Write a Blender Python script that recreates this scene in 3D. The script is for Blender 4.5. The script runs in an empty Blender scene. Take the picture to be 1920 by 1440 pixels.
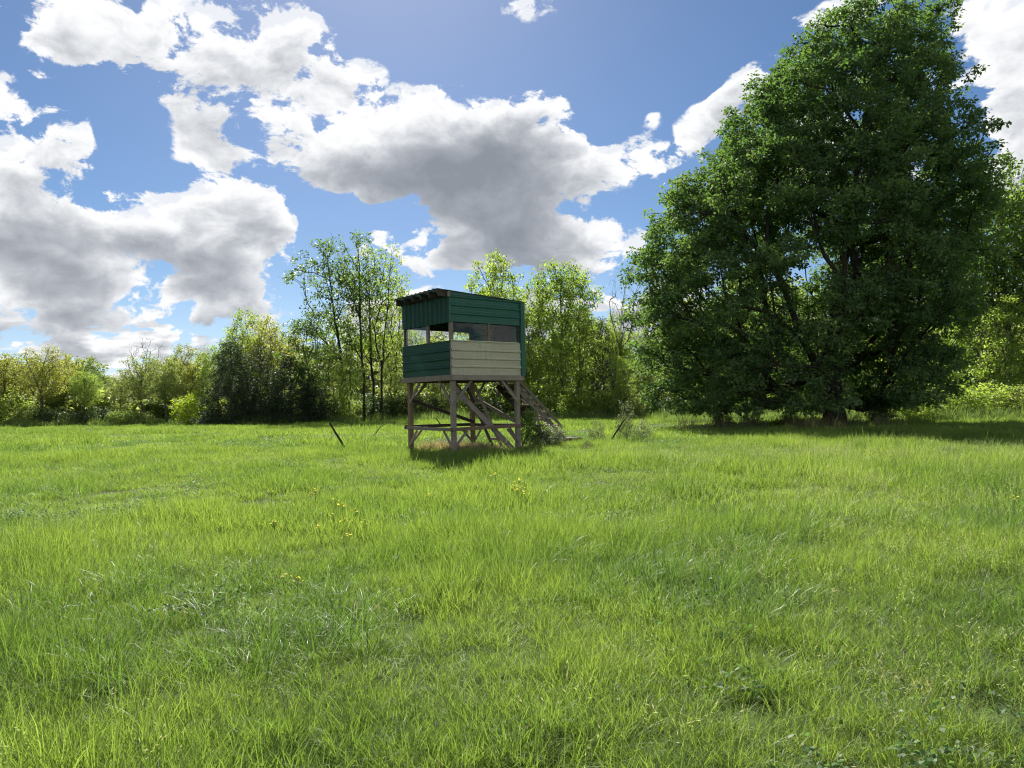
import bpy, bmesh, math, random
import numpy as np
from mathutils import Vector, Matrix, Euler

# ------------------------------------------------------------------ camera
SC = bpy.context.scene
COL = SC.collection
EYE = 1.50                       # camera height over the ground under it
FPX = 1400.0                     # focal length in pixels of the 1920 px wide photograph
PITCH = math.radians(1.45)
ROLL = math.radians(1.15)
cam_data = bpy.data.cameras.new('camera')
cam_data.sensor_width = 36.0
cam_data.lens = 36.0 * FPX / 1920.0
cam_data.clip_start = 0.05
cam_data.clip_end = 3000.0
cam = bpy.data.objects.new('camera', cam_data)
COL.objects.link(cam)
cam.matrix_world = Matrix.Translation((0, 0, EYE)) @ Matrix.Rotation(math.pi / 2 + PITCH, 4, 'X') @ Matrix.Rotation(-ROLL, 4, 'Z')
SC.camera = cam
CAM_R = cam.matrix_world.to_3x3()

def ray(px, py):
    """unit direction of a bearing measured in the 1920 x 1440 photograph"""
    return (CAM_R @ Vector(((px - 960) / FPX, -(py - 720) / FPX, -1.0))).normalized()

# ------------------------------------------------------------------ world, sun, exposure
SUN_EL = math.radians(41)
SUN_AZ = math.radians(-10)       # from +Y (view direction), negative = to the left
SUN_DIR = Vector((math.sin(SUN_AZ) * math.cos(SUN_EL), math.cos(SUN_AZ) * math.cos(SUN_EL), math.sin(SUN_EL)))
SC.view_settings.view_transform = 'Standard'
SC.view_settings.look = 'None'
SC.view_settings.gamma = 1.0
SC.view_settings.use_curve_mapping = False
SC.view_settings.exposure = 1.5

world = bpy.data.worlds.new('World')
SC.world = world
world.use_nodes = True
world.cycles.sampling_method = 'MANUAL'
world.cycles.sample_map_resolution = 512

class NT:
    """tiny helper for writing node trees"""
    def __init__(self, tree):
        self.t = tree
    def n(self, kind, **kw):
        nd = self.t.nodes.new(kind)
        for k, v in kw.items():
            setattr(nd, k, v)
        return nd
    def put(self, sock, v):
        if isinstance(v, bpy.types.NodeSocket):
            self.t.links.new(v, sock)
        elif v is not None:
            sock.default_value = v
    def math(self, op, a, b=None, c=None, clamp=False):
        nd = self.n('ShaderNodeMath', operation=op, use_clamp=clamp)
        for s, v in zip(nd.inputs, (a, b, c)):
            self.put(s, v)
        return nd.outputs[0]
    def vmath(self, op, a, b=None, out=0):
        nd = self.n('ShaderNodeVectorMath', operation=op)
        self.put(nd.inputs[0], a)
        self.put(nd.inputs[1], b)
        return nd.outputs[out]
    def noise(self, vec, scale, detail=4, rough=0.55, dist=0.0, out='Fac', kind='FBM', lac=2.0):
        nd = self.n('ShaderNodeTexNoise', noise_dimensions='3D')
        nd.noise_type = kind
        self.put(nd.inputs['Vector'], vec)
        self.put(nd.inputs['Scale'], scale)
        self.put(nd.inputs['Detail'], detail)
        self.put(nd.inputs['Roughness'], rough)
        self.put(nd.inputs['Lacunarity'], lac)
        self.put(nd.inputs['Distortion'], dist)
        return nd.outputs[out]
    def mrange(self, v, a, b, c=0.0, d=1.0, smooth=True):
        nd = self.n('ShaderNodeMapRange', interpolation_type='SMOOTHSTEP' if smooth else 'LINEAR')
        for k, s in zip(('Value', 'From Min', 'From Max', 'To Min', 'To Max'), (v, a, b, c, d)):
            self.put(nd.inputs[k], s)
        return nd.outputs[0]
    def mix(self, f, a, b, blend='MIX'):
        nd = self.n('ShaderNodeMix', data_type='RGBA', blend_type=blend)
        self.put(nd.inputs[0], f)
        self.put(nd.inputs[6], (*a, 1) if isinstance(a, tuple) and len(a) == 3 else a)
        self.put(nd.inputs[7], (*b, 1) if isinstance(b, tuple) and len(b) == 3 else b)
        return nd.outputs[2]
    def ramp(self, f, stops):
        nd = self.n('ShaderNodeValToRGB')
        el = nd.color_ramp.elements
        while len(el) < len(stops):
            el.new(0.5)
        for e, (p, c) in zip(el, stops):
            e.position = p
            e.color = (*c, 1)
        self.put(nd.inputs[0], f)
        return nd.outputs[0]

SKY_STRENGTH = 0.05

def build_sky():
    T = NT(world.node_tree)
    world.node_tree.nodes.clear()
    sky = T.n('ShaderNodeTexSky', sky_type='NISHITA', sun_disc=False)
    sky.sun_elevation = SUN_EL
    sky.sun_rotation = SUN_AZ
    sky.air_density = 0.85
    sky.dust_density = 0.3
    sky.ozone_density = 3.5
    d = T.n('ShaderNodeTexCoord').outputs['Generated']
    sep = T.n('ShaderNodeSeparateXYZ')
    T.put(sep.inputs[0], d)
    dx, dy, dz = sep.outputs
    # cloud plane coordinates: bearing and height tangent, measured on the sky ahead (+Y)
    ys = T.math('MAXIMUM', dy, 0.08)
    u = T.math('DIVIDE', dx, ys)
    v = T.math('DIVIDE', dz, ys)
    comb = T.n('ShaderNodeCombineXYZ')
    T.put(comb.inputs[0], u); T.put(comb.inputs[1], v)
    # billow-distorted lookups
    fl = T.vmath('MULTIPLY', d, (1.0, 1.0, 1.5))
    warp = T.noise(fl, 5.0, 3, 0.6, out='Color')
    wv = T.vmath('SUBTRACT', warp, (0.5, 0.5, 0.5))
    uv = T.vmath('ADD', comb.outputs[0], T.vmath('MULTIPLY', wv, (0.17, 0.14, 0)))
    # cumulus banks: centre x, y, half sizes (bearing in photograph pixels), tilt deg, thickness
    banks = [
        (300, 35, 200, 85, 12, .68), (460, 105, 180, 92, 14, .68), (60, 75, 100, 48, 10, .56), (190, 105, 140, 52, 22, .58), (420, 185, 110, 50, 10, .5),
        (650, 138, 95, 42, 18, .62), (540, 40, 90, 70, 20, .5),
        (520, 235, 140, 62, 4, 1.15), (500, 305, 150, 44, 8, 1.0), (690, 300, 130, 75, 14, 1.5), (880, 255, 165, 88, 0, 1.5),
        (900, 350, 160, 95, 22, 1.9), (965, 430, 120, 75, 10, 1.3), (1025, 215, 75, 46, 18, .8), (1065, 330, 75, 58, 0, .9),
        (900, 485, 70, 36, 0, .9), (1030, 485, 90, 34, 0, .9), (1130, 445, 66, 40, -12, .8), (1150, 520, 60, 30, 0, .7),
        (1175, 292, 85, 44, -8, .8), (1255, 300, 60, 40, -14, .62), (1335, 240, 80, 52, -30, .60), (1420, 190, 80, 50, -20, .5),
        (1450, 110, 95, 40, -35, .50), (1520, 55, 110, 34, -22, .48), (1590, 12, 100, 28, -10, .46), (1225, 212, 40, 20, -20, .36), (1640, 300, 200, 120, 0, .7),
        (1890, 120, 110, 130, 10, 1.0), (1910, 290, 80, 90, 0, .95), (996, 8, 50, 24, 0, .55), 
        (60, 180, 100, 42, 22, .62), (115, 255, 95, 50, 24, .8), (15, 260, 70, 60, 0, .9),
        (40, 350, 130, 70, 8, 1.25), (150, 420, 170, 70, 12, 1.3), (320, 405, 130, 58, 0, 1.3), (468, 388, 62, 46, 10, 1.0),
        (495, 425, 36, 34, 0, .7), (370, 470, 100, 58, 0, 1.35), (70, 500, 130, 56, 6, 1.6), (130, 540, 84, 26, 4, 1.2),
        (485, 500, 62, 46, 0, 1.0), (335, 545, 85, 22, 0, .8), (430, 548, 80, 40, 0, .8), (540, 575, 70, 30, 0, .7),
        (90, 588, 110, 18, 3, .75), (205, 585, 45, 18, 0, .6), (60, 625, 110, 14, 0, .6), (250, 632, 120, 15, -4, .7),
        (360, 605, 80, 16, 0, .7), (800, 480, 55, 42, 0, 1.0), (745, 470, 55, 38, 0, .9), (200, 668, 180, 16, 0, .7),
        (420, 655, 90, 12, 0, .4),
    ]
    def bank_sum(p):
        su = T.n('ShaderNodeSeparateXYZ'); T.put(su.inputs[0], p)
        pu, pv = su.outputs[0], su.outputs[1]
        c2 = T.n('ShaderNodeCombineXYZ')
        T.put(c2.inputs[0], T.math('MULTIPLY', pu, pu)); T.put(c2.inputs[1], T.math('MULTIPLY', pu, pv)); T.put(c2.inputs[2], T.math('MULTIPLY', pv, pv))
        c1 = T.n('ShaderNodeCombineXYZ')
        T.put(c1.inputs[0], pu); T.put(c1.inputs[1], pv); c1.inputs[2].default_value = 1.0
        sq, li = c2.outputs[0], c1.outputs[0]
        acc = 0.0
        for (px, py, rx, ry, ang, w) in banks:
            # ellipse 1 - 0.36 |M (p - c)|^2 written out as a quadratic form
            r = ray(px, py); cx, cy = r.x / r.y, r.z / r.y
            th = -math.radians(ang) + ROLL
            ix, iy = 0.36 * (FPX / rx) ** 2, 0.36 * (FPX / ry) ** 2
            co, si = math.cos(th), math.sin(th)
            A = co * co * ix + si * si * iy; B = co * si * (ix - iy); C = si * si * ix + co * co * iy
            d1 = T.vmath('DOT_PRODUCT', sq, (-A, -2 * B, -C), out=1)
            d2 = T.vmath('DOT_PRODUCT', li, (2 * (A * cx + B * cy), 2 * (B * cx + C * cy), 1 - (A * cx * cx + 2 * B * cx * cy + C * cy * cy)), out=1)
            e = T.math('ADD', d1, d2, clamp=True)
            e = T.math('MULTIPLY', e, e)
            acc = T.math('MULTIPLY_ADD', e, w, acc)
        return acc
    acc = bank_sum(uv)
    acc_sun = bank_sum(T.vmath('ADD', uv, (-0.010, 0.040, 0)))     # the same banks a little nearer the sun
    # the same broken cumulus goes on all round the sky outside the view
    low = T.noise(T.vmath('MULTIPLY', d, (1, 1, 1.9)), 2.3, 2, 0.5)
    gen = T.mrange(low, 0.42, 0.70, 0.0, 1.9, smooth=False)
    au = T.math('ABSOLUTE', u)
    inside = T.math('MULTIPLY', T.mrange(au, 0.70, 0.95, 1, 0), T.mrange(v, 0.56, 0.75, 1, 0))
    inside = T.math('MULTIPLY', inside, T.mrange(dy, 0.1, 0.3, 0, 1))
    field = T.math('ADD', T.math('MULTIPLY', acc, inside), T.math('MULTIPLY', gen, T.math('SUBTRACT', 1.0, inside)))
    field_sun = T.math('ADD', T.math('MULTIPLY', acc_sun, inside), T.math('MULTIPLY', gen, T.math('SUBTRACT', 1.0, inside)))
    # billows and shreds
    fw = T.vmath('ADD', fl, T.vmath('MULTIPLY', wv, (0.10, 0.10, 0.10)))
    n1 = T.noise(fw, 9.0, 9, 0.63)
    up = Vector((SUN_DIR.x, SUN_DIR.y * 0.3, 1.0)).normalized() * 0.016
    n1b = T.noise(T.vmath('ADD', fw, tuple(up)), 9.0, 6, 0.60)
    nn = T.math('MULTIPLY_ADD', n1, 4.2, -2.1)
    nb = T.math('MULTIPLY_ADD', n1b, 4.2, -2.1)
    lit = T.math('SUBTRACT', nn, nb)               # > 0 where the billow faces the sun
    # rows of small flat-bottomed cumulus far off, low over the horizon
    belt = T.math('MULTIPLY', T.mrange(v, 0.02, 0.06, 0.6, 1), T.mrange(v, 0.10, 0.19, 1, 0))
    def row_field(p):
        q = T.noise(T.vmath('MULTIPLY', p, (7.0, 26.0, 1.0)), 1.0, 3, 0.55)
        return T.math('MULTIPLY', T.mrange(q, 0.36, 0.56, 0.0, 1.0), belt)
    field = T.math('MAXIMUM', field, row_field(comb.outputs[0]))
    rs = row_field(T.vmath('ADD', comb.outputs[0], (-0.004, 0.013, 0)))
    field_sun = T.math('MAXIMUM', field_sun, T.math('MULTIPLY', rs, 1.7))
    env = T.mrange(field, 0.03, 0.5, 0.0, 1.0)
    sub = T.math('MULTIPLY_ADD', T.n('ShaderNodeSeparateColor').outputs[0], 1.0, 0.0)
    sepc = sub.node.inputs[0].links[0].from_node
    T.put(sepc.inputs[0], warp)
    big = T.math('MULTIPLY_ADD', sub, 3.4, -1.7)
    dens = T.math('MULTIPLY_ADD', nn, T.math('MULTIPLY', env, 1.85), T.math('MULTIPLY', field, 0.96))
    alpha = T.mrange(dens, 0.34, 0.72, 0.0, 1.0)
    thick = T.math('MULTIPLY_ADD', nn, 0.56, T.math('MULTIPLY_ADD', field, 0.16, T.math('MULTIPLY', field_sun, 0.60)))
    thick = T.math('MULTIPLY_ADD', big, 0.50, thick)
    thick = T.math('MULTIPLY_ADD', lit, -0.75, thick)
    # towards the sun we look at the clouds' shaded sides, away from it at their lit sides, lightened in colour to raise the fill light
    facing = T.vmath('DOT_PRODUCT', d, tuple(SUN_DIR), out=1)
    thick = T.math('MULTIPLY', thick, T.mrange(facing, -0.5, 0.45, 0.5, 1.0))
    # thick cores let less sun through: white rims, grey bellies
    core = T.ramp(T.math('DIVIDE', thick, 2.4), [
        (0.06, (0.80, 0.83, 0.88)), (0.15, (1.0, 1.0, 1.0)), (0.25, (0.88, 0.89, 0.91)), (0.36, (0.68, 0.70, 0.73)), (0.50, (0.48, 0.505, 0.55)), (0.66, (0.35, 0.375, 0.42)), (0.9, (0.26, 0.285, 0.33))])
    core = T.vmath('SCALE', core, None)
    core.node.inputs['Scale'].default_value = 0.38 / SKY_STRENGTH
    # thin bright veil close to the horizon
    veil = T.mrange(v, 0.0, 0.22, 0.40, 0.0)
    base = T.mix(veil, sky.outputs[0], tuple(c / SKY_STRENGTH for c in (0.40, 0.50, 0.66)))
    alpha = T.math('MULTIPLY', alpha, T.mrange(v, 0.0, 0.03))
    hs = T.n('ShaderNodeHueSaturation'); hs.inputs['Saturation'].default_value = 1.14; hs.inputs['Value'].default_value = 0.66
    T.put(hs.inputs['Color'], base)
    col = T.mix(alpha, hs.outputs[0], core)
    bg = T.n('ShaderNodeBackground')
    T.put(bg.inputs['Color'], col)
    bg.inputs['Strength'].default_value = SKY_STRENGTH
    out = T.n('ShaderNodeOutputWorld')
    T.t.links.new(bg.outputs[0], out.inputs['Surface'])
build_sky()

sun_data = bpy.data.lights.new('sun', 'SUN')
sun_data.energy = 4.0
sun_data.angle = math.radians(0.6)
sun_data.color = (1.0, 0.95, 0.86)
sun = bpy.data.objects.new('sun', sun_data)
COL.objects.link(sun)
sun.rotation_euler = SUN_DIR.to_track_quat('Z', 'Y').to_euler()
sun.location = (0, 0, 40)

SC.render.engine = 'CYCLES'
SC.cycles.max_bounces = 4
SC.cycles.diffuse_bounces = 2
SC.cycles.glossy_bounces = 2
SC.cycles.transmission_bounces = 3
SC.cycles.transparent_max_bounces = 4
SC.cycles.caustics_reflective = False
SC.cycles.caustics_refractive = False
SC.cycles.sample_clamp_indirect = 4.0
SC.cycles.adaptive_threshold = 0.02
SC.cycles.use_denoising = True
SC.cycles.denoiser = 'OPENIMAGEDENOISE'
SC.cycles.denoising_prefilter = 'NONE'
SC.cycles.filter_width = 1.15

# ------------------------------------------------------------------ helpers: objects, meshes, materials
RNG = np.random.default_rng(7)

def tag(o, label=None, cat=None, group=None, kind=None):
    if label: o['label'] = label
    if cat: o['category'] = cat
    if group: o['group'] = group
    if kind: o['kind'] = kind
    return o

def link(o, parent=None):
    COL.objects.link(o)
    if parent is not None:
        o.parent = parent
    return o

def empty(name, loc=(0, 0, 0), rz=0.0, scale=1.0):
    o = bpy.data.objects.new(name, None)
    o.empty_display_size = 0.3
    o.location = loc
    o.rotation_euler = (0, 0, rz)
    o.scale = (scale,) * 3 if isinstance(scale, (int, float)) else scale
    return link(o)

def mesh_obj(name, me, mat, parent=None):
    o = bpy.data.objects.new(name, me)
    if mat is not None and not me.materials:
        me.materials.append(mat)
    return link(o, parent)

def np_mesh(name, verts, quads=None, tris=None, attrs=None, smooth=False):
    """mesh from numpy arrays; attrs = {name: per-vertex float array}"""
    me = bpy.data.meshes.new(name)
    verts = np.asarray(verts, np.float32).reshape(-1, 3)
    me.vertices.add(len(verts))
    me.vertices.foreach_set('co', verts.ravel())
    loops, starts, n = [], [], 0
    for f, k in ((quads, 4), (tris, 3)):
        if f is not None and len(f):
            f = np.asarray(f, np.int32).reshape(-1, k)
            loops.append(f.ravel())
            starts.append(n + np.arange(len(f), dtype=np.int32) * k)
            n += f.size
    loops = np.concatenate(loops); starts = np.concatenate(starts)
    me.loops.add(len(loops))
    me.loops.foreach_set('vertex_index', loops)
    me.polygons.add(len(starts))
    me.polygons.foreach_set('loop_start', starts)
    if smooth:
        me.polygons.foreach_set('use_smooth', np.ones(len(starts), bool))
    if attrs:
        for k, a in attrs.items():
            at = me.attributes.new(k, 'FLOAT', 'POINT')
            at.data.foreach_set('value', np.asarray(a, np.float32).ravel())
    me.update(calc_edges=True)
    return me

def unit(v):
    return v / np.maximum(np.linalg.norm(v, axis=-1, keepdims=True), 1e-9)

_vn_cache = {}
def vnoise(x, y, scale, seed=0, oct=3):
    """smooth value noise 0..1 in numpy"""
    out = 0.0; amp = 1.0; tot = 0.0
    for o in range(oct):
        key = (seed, o)
        if key not in _vn_cache:
            _vn_cache[key] = np.random.default_rng(1000 + seed * 17 + o).random((64, 64))
        g = _vn_cache[key]
        fx = np.asarray(x) / scale * 2 ** o + 13.7 * o; fy = np.asarray(y) / scale * 2 ** o + 7.1 * o
        ix = np.floor(fx).astype(int); iy = np.floor(fy).astype(int)
        tx = fx - ix; ty = fy - iy
        tx = tx * tx * (3 - 2 * tx); ty = ty * ty * (3 - 2 * ty)
        a = g[ix % 64, iy % 64]; b = g[(ix + 1) % 64, iy % 64]; c = g[ix % 64, (iy + 1) % 64]; d = g[(ix + 1) % 64, (iy + 1) % 64]
        out = out + amp * ((a * (1 - tx) + b * tx) * (1 - ty) + (c * (1 - tx) + d * tx) * ty)
        tot += amp; amp *= 0.5
    return out / tot

def ground_z(x, y):
    x = np.asarray(x, float); y = np.asarray(y, float)
    t = np.clip((y - 4) / 18, 0, 1); t = t * t * (3 - 2 * t)
    z = 0.18 * t + (vnoise(x, y, 7.0, 3, 2) - 0.5) * 0.14 * np.clip(np.hypot(x, y) / 8, 0, 1)
    tower = np.exp(-((x + 0.9) ** 2 + (y - 22) ** 2) / 18)
    return z * (1 - 0.8 * tower) + 0.09 * 0.8 * tower

def gz(x, y):
    return float(ground_z(x, y))

def at(px, depth):
    """ground point on a bearing (photograph column) at a distance along the view"""
    x = (px - 960) / FPX * depth
    return (x, depth, gz(x, depth))

def z_at(px, py, depth):
    """height of a photograph row at that distance"""
    r = ray(px, py)
    return EYE + r.z / r.y * depth

# ---------------------------------------------------------------- materials
def new_mat(name):
    m = bpy.data.materials.new(name)
    m.use_nodes = True
    m.node_tree.nodes.clear()
    return m, NT(m.node_tree)

def finish(T, shader):
    out = T.n('ShaderNodeOutputMaterial')
    T.t.links.new(shader, out.inputs['Surface'])

def principled(T, color, rough=0.7, spec=0.3, metal=0.0, bump=None, bump_d=0.01):
    p = T.n('ShaderNodeBsdfPrincipled')
    T.put(p.inputs['Base Color'], (*color, 1) if isinstance(color, tuple) else color)
    T.put(p.inputs['Roughness'], rough)
    T.put(p.inputs['Specular IOR Level'], spec)
    T.put(p.inputs['Metallic'], metal)
    if bump is not None:
        b = T.n('ShaderNodeBump')
        b.inputs['Strength'].default_value = 0.6
        b.inputs['Distance'].default_value = bump_d
        T.put(b.inputs['Height'], bump)
        T.t.links.new(b.outputs[0], p.inputs['Normal'])
    return p.outputs[0]

def attr(T, name):
    a = T.n('ShaderNodeAttribute')
    a.attribute_name = name
    return a.outputs['Fac']

def leaf_mat(name, dark, light, trans=0.45, tcol=None, rough=0.5, spec=0.25):
    """leaf surface: per-leaf colour, light passing through the blade"""
    m, T = new_mat(name)
    oi = T.n('ShaderNodeObjectInfo')
    f = T.math('MULTIPLY_ADD', oi.outputs['Random'], 0.35, T.math('MULTIPLY_ADD', attr(T, 'tone'), 1.0, -0.17), clamp=True)
    col = T.mix(f, dark, light)
    p = principled(T, col, rough, spec)
    tr = T.n('ShaderNodeBsdfTranslucent')
    tc = T.mix(1.0, col, tcol or (1.0, 1.0, 0.55), 'MULTIPLY')
    g = T.vmath('SCALE', tc, None); g.node.inputs['Scale'].default_value = 1.7
    T.put(tr.inputs['Color'], g)
    mx = T.n('ShaderNodeMixShader')
    mx.inputs[0].default_value = trans
    T.t.links.new(p, mx.inputs[1]); T.t.links.new(tr.outputs[0], mx.inputs[2])
    finish(T, mx.outputs[0])
    return m

def wood_mat(name, a, b, rough=0.85, grain=(2.0, 2.0, 40.0)):
    m, T = new_mat(name)
    tc = T.n('ShaderNodeTexCoord').outputs['Object']
    oi = T.n('ShaderNodeObjectInfo')
    g = T.noise(T.vmath('MULTIPLY', tc, grain), 1.5, 5, 0.65)
    blot = T.noise(tc, 3.0, 3, 0.6)
    f = T.math('ADD', T.math('MULTIPLY', g, 0.65), T.math('MULTIPLY', blot, 0.35))
    col = T.ramp(T.mrange(f, 0.3, 0.7, 0, 1, False), [(0, a), (1, b)])
    hs = T.n('ShaderNodeHueSaturation')
    T.put(hs.inputs['Value'], T.math('MULTIPLY_ADD', oi.outputs['Random'], 0.5, 0.75))
    T.put(hs.inputs['Color'], col)
    finish(T, principled(T, hs.outputs[0], rough, 0.2, bump=g, bump_d=0.004))
    return m

def bark_mat(name, a, b):
    m, T = new_mat(name)
    tc = T.n('ShaderNodeTexCoord').outputs['Object']
    g = T.noise(T.vmath('MULTIPLY', tc, (9, 9, 2.2)), 1.5, 5, 0.65)
    col = T.ramp(T.mrange(g, 0.3, 0.7, 0, 1, False), [(0, a), (1, b)])
    finish(T, principled(T, col, 0.9, 0.15, bump=g, bump_d=0.03))
    return m

def metal_mat(name, base, rough=0.38, dirt=(0.12, 0.10, 0.07)):
    m, T = new_mat(name)
    tc = T.n('ShaderNodeTexCoord').outputs['Object']
    n = T.noise(T.vmath('MULTIPLY', tc, (2.0, 2.0, 0.5)), 2.5, 5, 0.65)
    streak = T.noise(T.vmath('MULTIPLY', tc, (14, 14, 0.8)), 1.0, 4, 0.6)
    f = T.math('MULTIPLY', T.mrange(n, 0.42, 0.75), T.mrange(streak, 0.4, 0.75))
    faded = T.mix(T.mrange(n, 0.35, 0.7, 0, 0.55), base, tuple(min(1, c * 1.25 + 0.015) for c in base))
    col = T.mix(T.math('MULTIPLY', f, 0.5), faded, dirt)
    finish(T, principled(T, col, T.mrange(n, 0.3, 0.8, rough, rough + 0.25), 0.45))
    return m

# ------------------------------------------------------------------ ground
def build_ground():
    def axis(lo, hi, near, step0, g):
        pts = [0.0]
        s = step0
        while pts[-1] < hi:
            pts.append(pts[-1] + s)
            if pts[-1] > near: s *= g
        neg = [-p for p in pts[1:] if p < -lo * 1.2]
        return np.array(sorted(neg) + pts)
    xs = axis(-420, 420, 30, 0.5, 1.12)
    ys = axis(-60, 700, 75, 0.5, 1.12)
    X, Y = np.meshgrid(xs, ys, indexing='ij')
    Z = ground_z(X, Y)
    V = np.stack([X, Y, Z], -1).reshape(-1, 3)
    nx, ny = len(xs), len(ys)
    i = np.arange(nx - 1)[:, None] * ny + np.arange(ny - 1)[None]
    Q = np.stack([i, i + ny, i + ny + 1, i + 1], -1).reshape(-1, 4)
    m, T = new_mat('meadow_soil')
    pos = T.n('ShaderNodeNewGeometry').outputs['Position']
    n1 = T.noise(pos, 1.1, 5, 0.6)
    n2 = T.noise(pos, 22.0, 4, 0.7)
    c = T.ramp(T.mrange(n1, 0.3, 0.7, 0, 1, False), [(0, (0.030, 0.050, 0.012)), (0.6, (0.050, 0.085, 0.018)), (1, (0.085, 0.080, 0.035))])
    c = T.mix(T.mrange(n2, 0.45, 0.75, 0, 0.6), c, (0.10, 0.085, 0.05))
    finish(T, principled(T, c, 0.95, 0.1, bump=n2, bump_d=0.03))
    g = mesh_obj('ground', np_mesh('ground', V, Q, smooth=True), m)
    tag(g, kind='structure')
    return g
GROUND = build_ground()

# ------------------------------------------------------------------ the raised hunting blind
TW = np.array([-1.65, 20.3]); TU = np.array([0.772, 0.635]); TV = np.array([-0.635, 0.772])
TU = TU / np.linalg.norm(TU); TV = np.array([-TU[1], TU[0]])
BASE = gz(*TW)
WU, WV = 2.55, 2.50
blind = empty('hunting_blind', (TW[0], TW[1], BASE), math.atan2(TU[1], TU[0]))
tag(blind, 'raised wooden hunting blind with green and cream metal siding standing in the meadow', 'hunting blind')

WOOD = wood_mat('weathered_lumber', (0.12, 0.094, 0.074), (0.35, 0.30, 0.25))
WOOD_B = wood_mat('treated_lumber', (0.13, 0.082, 0.054), (0.30, 0.215, 0.15))
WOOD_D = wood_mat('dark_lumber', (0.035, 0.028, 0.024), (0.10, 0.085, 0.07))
GREEN = metal_mat('green_steel_siding', (0.012, 0.100, 0.068))
CREAM = metal_mat('cream_steel_siding', (0.87, 0.79, 0.59), 0.45, (0.22, 0.19, 0.14))
ROOFM = metal_mat('roof_steel', (0.012, 0.055, 0.045), 0.55, (0.05, 0.045, 0.04))

def beam_mesh(p0, p1, w, h, up=(0, 0, 1), bev=0.006):
    """rectangular timber from p0 to p1: w across, h along 'up', eased edges"""
    p0 = Vector(p0); p1 = Vector(p1)
    d = (p1 - p0); L = d.length; d.normalize()
    u = Vector(up)
    if abs(d.dot(u)) > 0.98: u = Vector((1, 0, 0))
    s = d.cross(u).normalized(); t = s.cross(d).normalized()
    bm = bmesh.new()
    bmesh.ops.create_cube(bm, size=1.0)
    bmesh.ops.scale(bm, vec=(w, h, L), verts=bm.verts)
    bmesh.ops.bevel(bm, geom=list(bm.edges), offset=bev, segments=1, affect='EDGES')
    me = bpy.data.meshes.new('timber')
    bm.to_mesh(me); bm.free()
    M = Matrix((s, t, d)).transposed().to_4x4()
    M.translation = (p0 + p1) / 2
    return me, M

def beam(name, p0, p1, w, h, mat, parent, up=(0, 0, 1), label=None):
    me, M = beam_mesh(p0, p1, w, h, up)
    o = mesh_obj(name, me, mat, parent)
    o.matrix_local = M
    if label: o['label'] = label
    return o

def ribbed(name, origin, run, rise, length, height, mat, parent, pitch=0.229, cut=None, flip=1.0, minor=True):
    """steel siding: trapezoid ribs parallel to 'run', repeated along 'rise'; a real sheet with thickness"""
    run = Vector(run); rise = Vector(rise); nrm = run.cross(rise).normalized() * flip
    prof = [(0.0, 0.0)]
    t = 0.0
    while t < height - 0.03:
        nxt = min(t + pitch, height)
        if minor and nxt - t > 0.2:
            for k in (0.33, 0.62):
                a = t + (nxt - t) * k
                prof += [(a - 0.012, 0.0), (a, 0.004), (a + 0.012, 0.0)]
        if nxt < height - 0.04:
            prof += [(nxt - 0.042, 0.0), (nxt - 0.014, 0.034), (nxt + 0.014, 0.034), (nxt + 0.042, 0.0)]
        t = nxt
    prof.append((height, 0.0))
    prof = sorted(prof)
    bm = bmesh.new()
    rows = []
    nseg = 6
    for (h, dpt) in prof:
        rows.append([bm.verts.new(Vector(origin) + run * (length * i / nseg) + rise * h + nrm * (dpt + 0.0025 * math.sin(i * 2.1 + h * 3))) for i in range(nseg + 1)])
    for a, b in zip(rows, rows[1:]):
        for i in range(nseg):
            bm.faces.new((a[i], a[i + 1], b[i + 1], b[i]))
    if cut is not None:
        bmesh.ops.bisect_plane(bm, geom=list(bm.verts) + list(bm.edges) + list(bm.faces), plane_co=cut[0], plane_no=cut[1], clear_outer=True)
    bmesh.ops.solidify(bm, geom=list(bm.faces), thickness=0.003)
    me = bpy.data.meshes.new(name)
    bm.to_mesh(me); bm.free()
    return mesh_obj(name, me, mat, parent)

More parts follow.
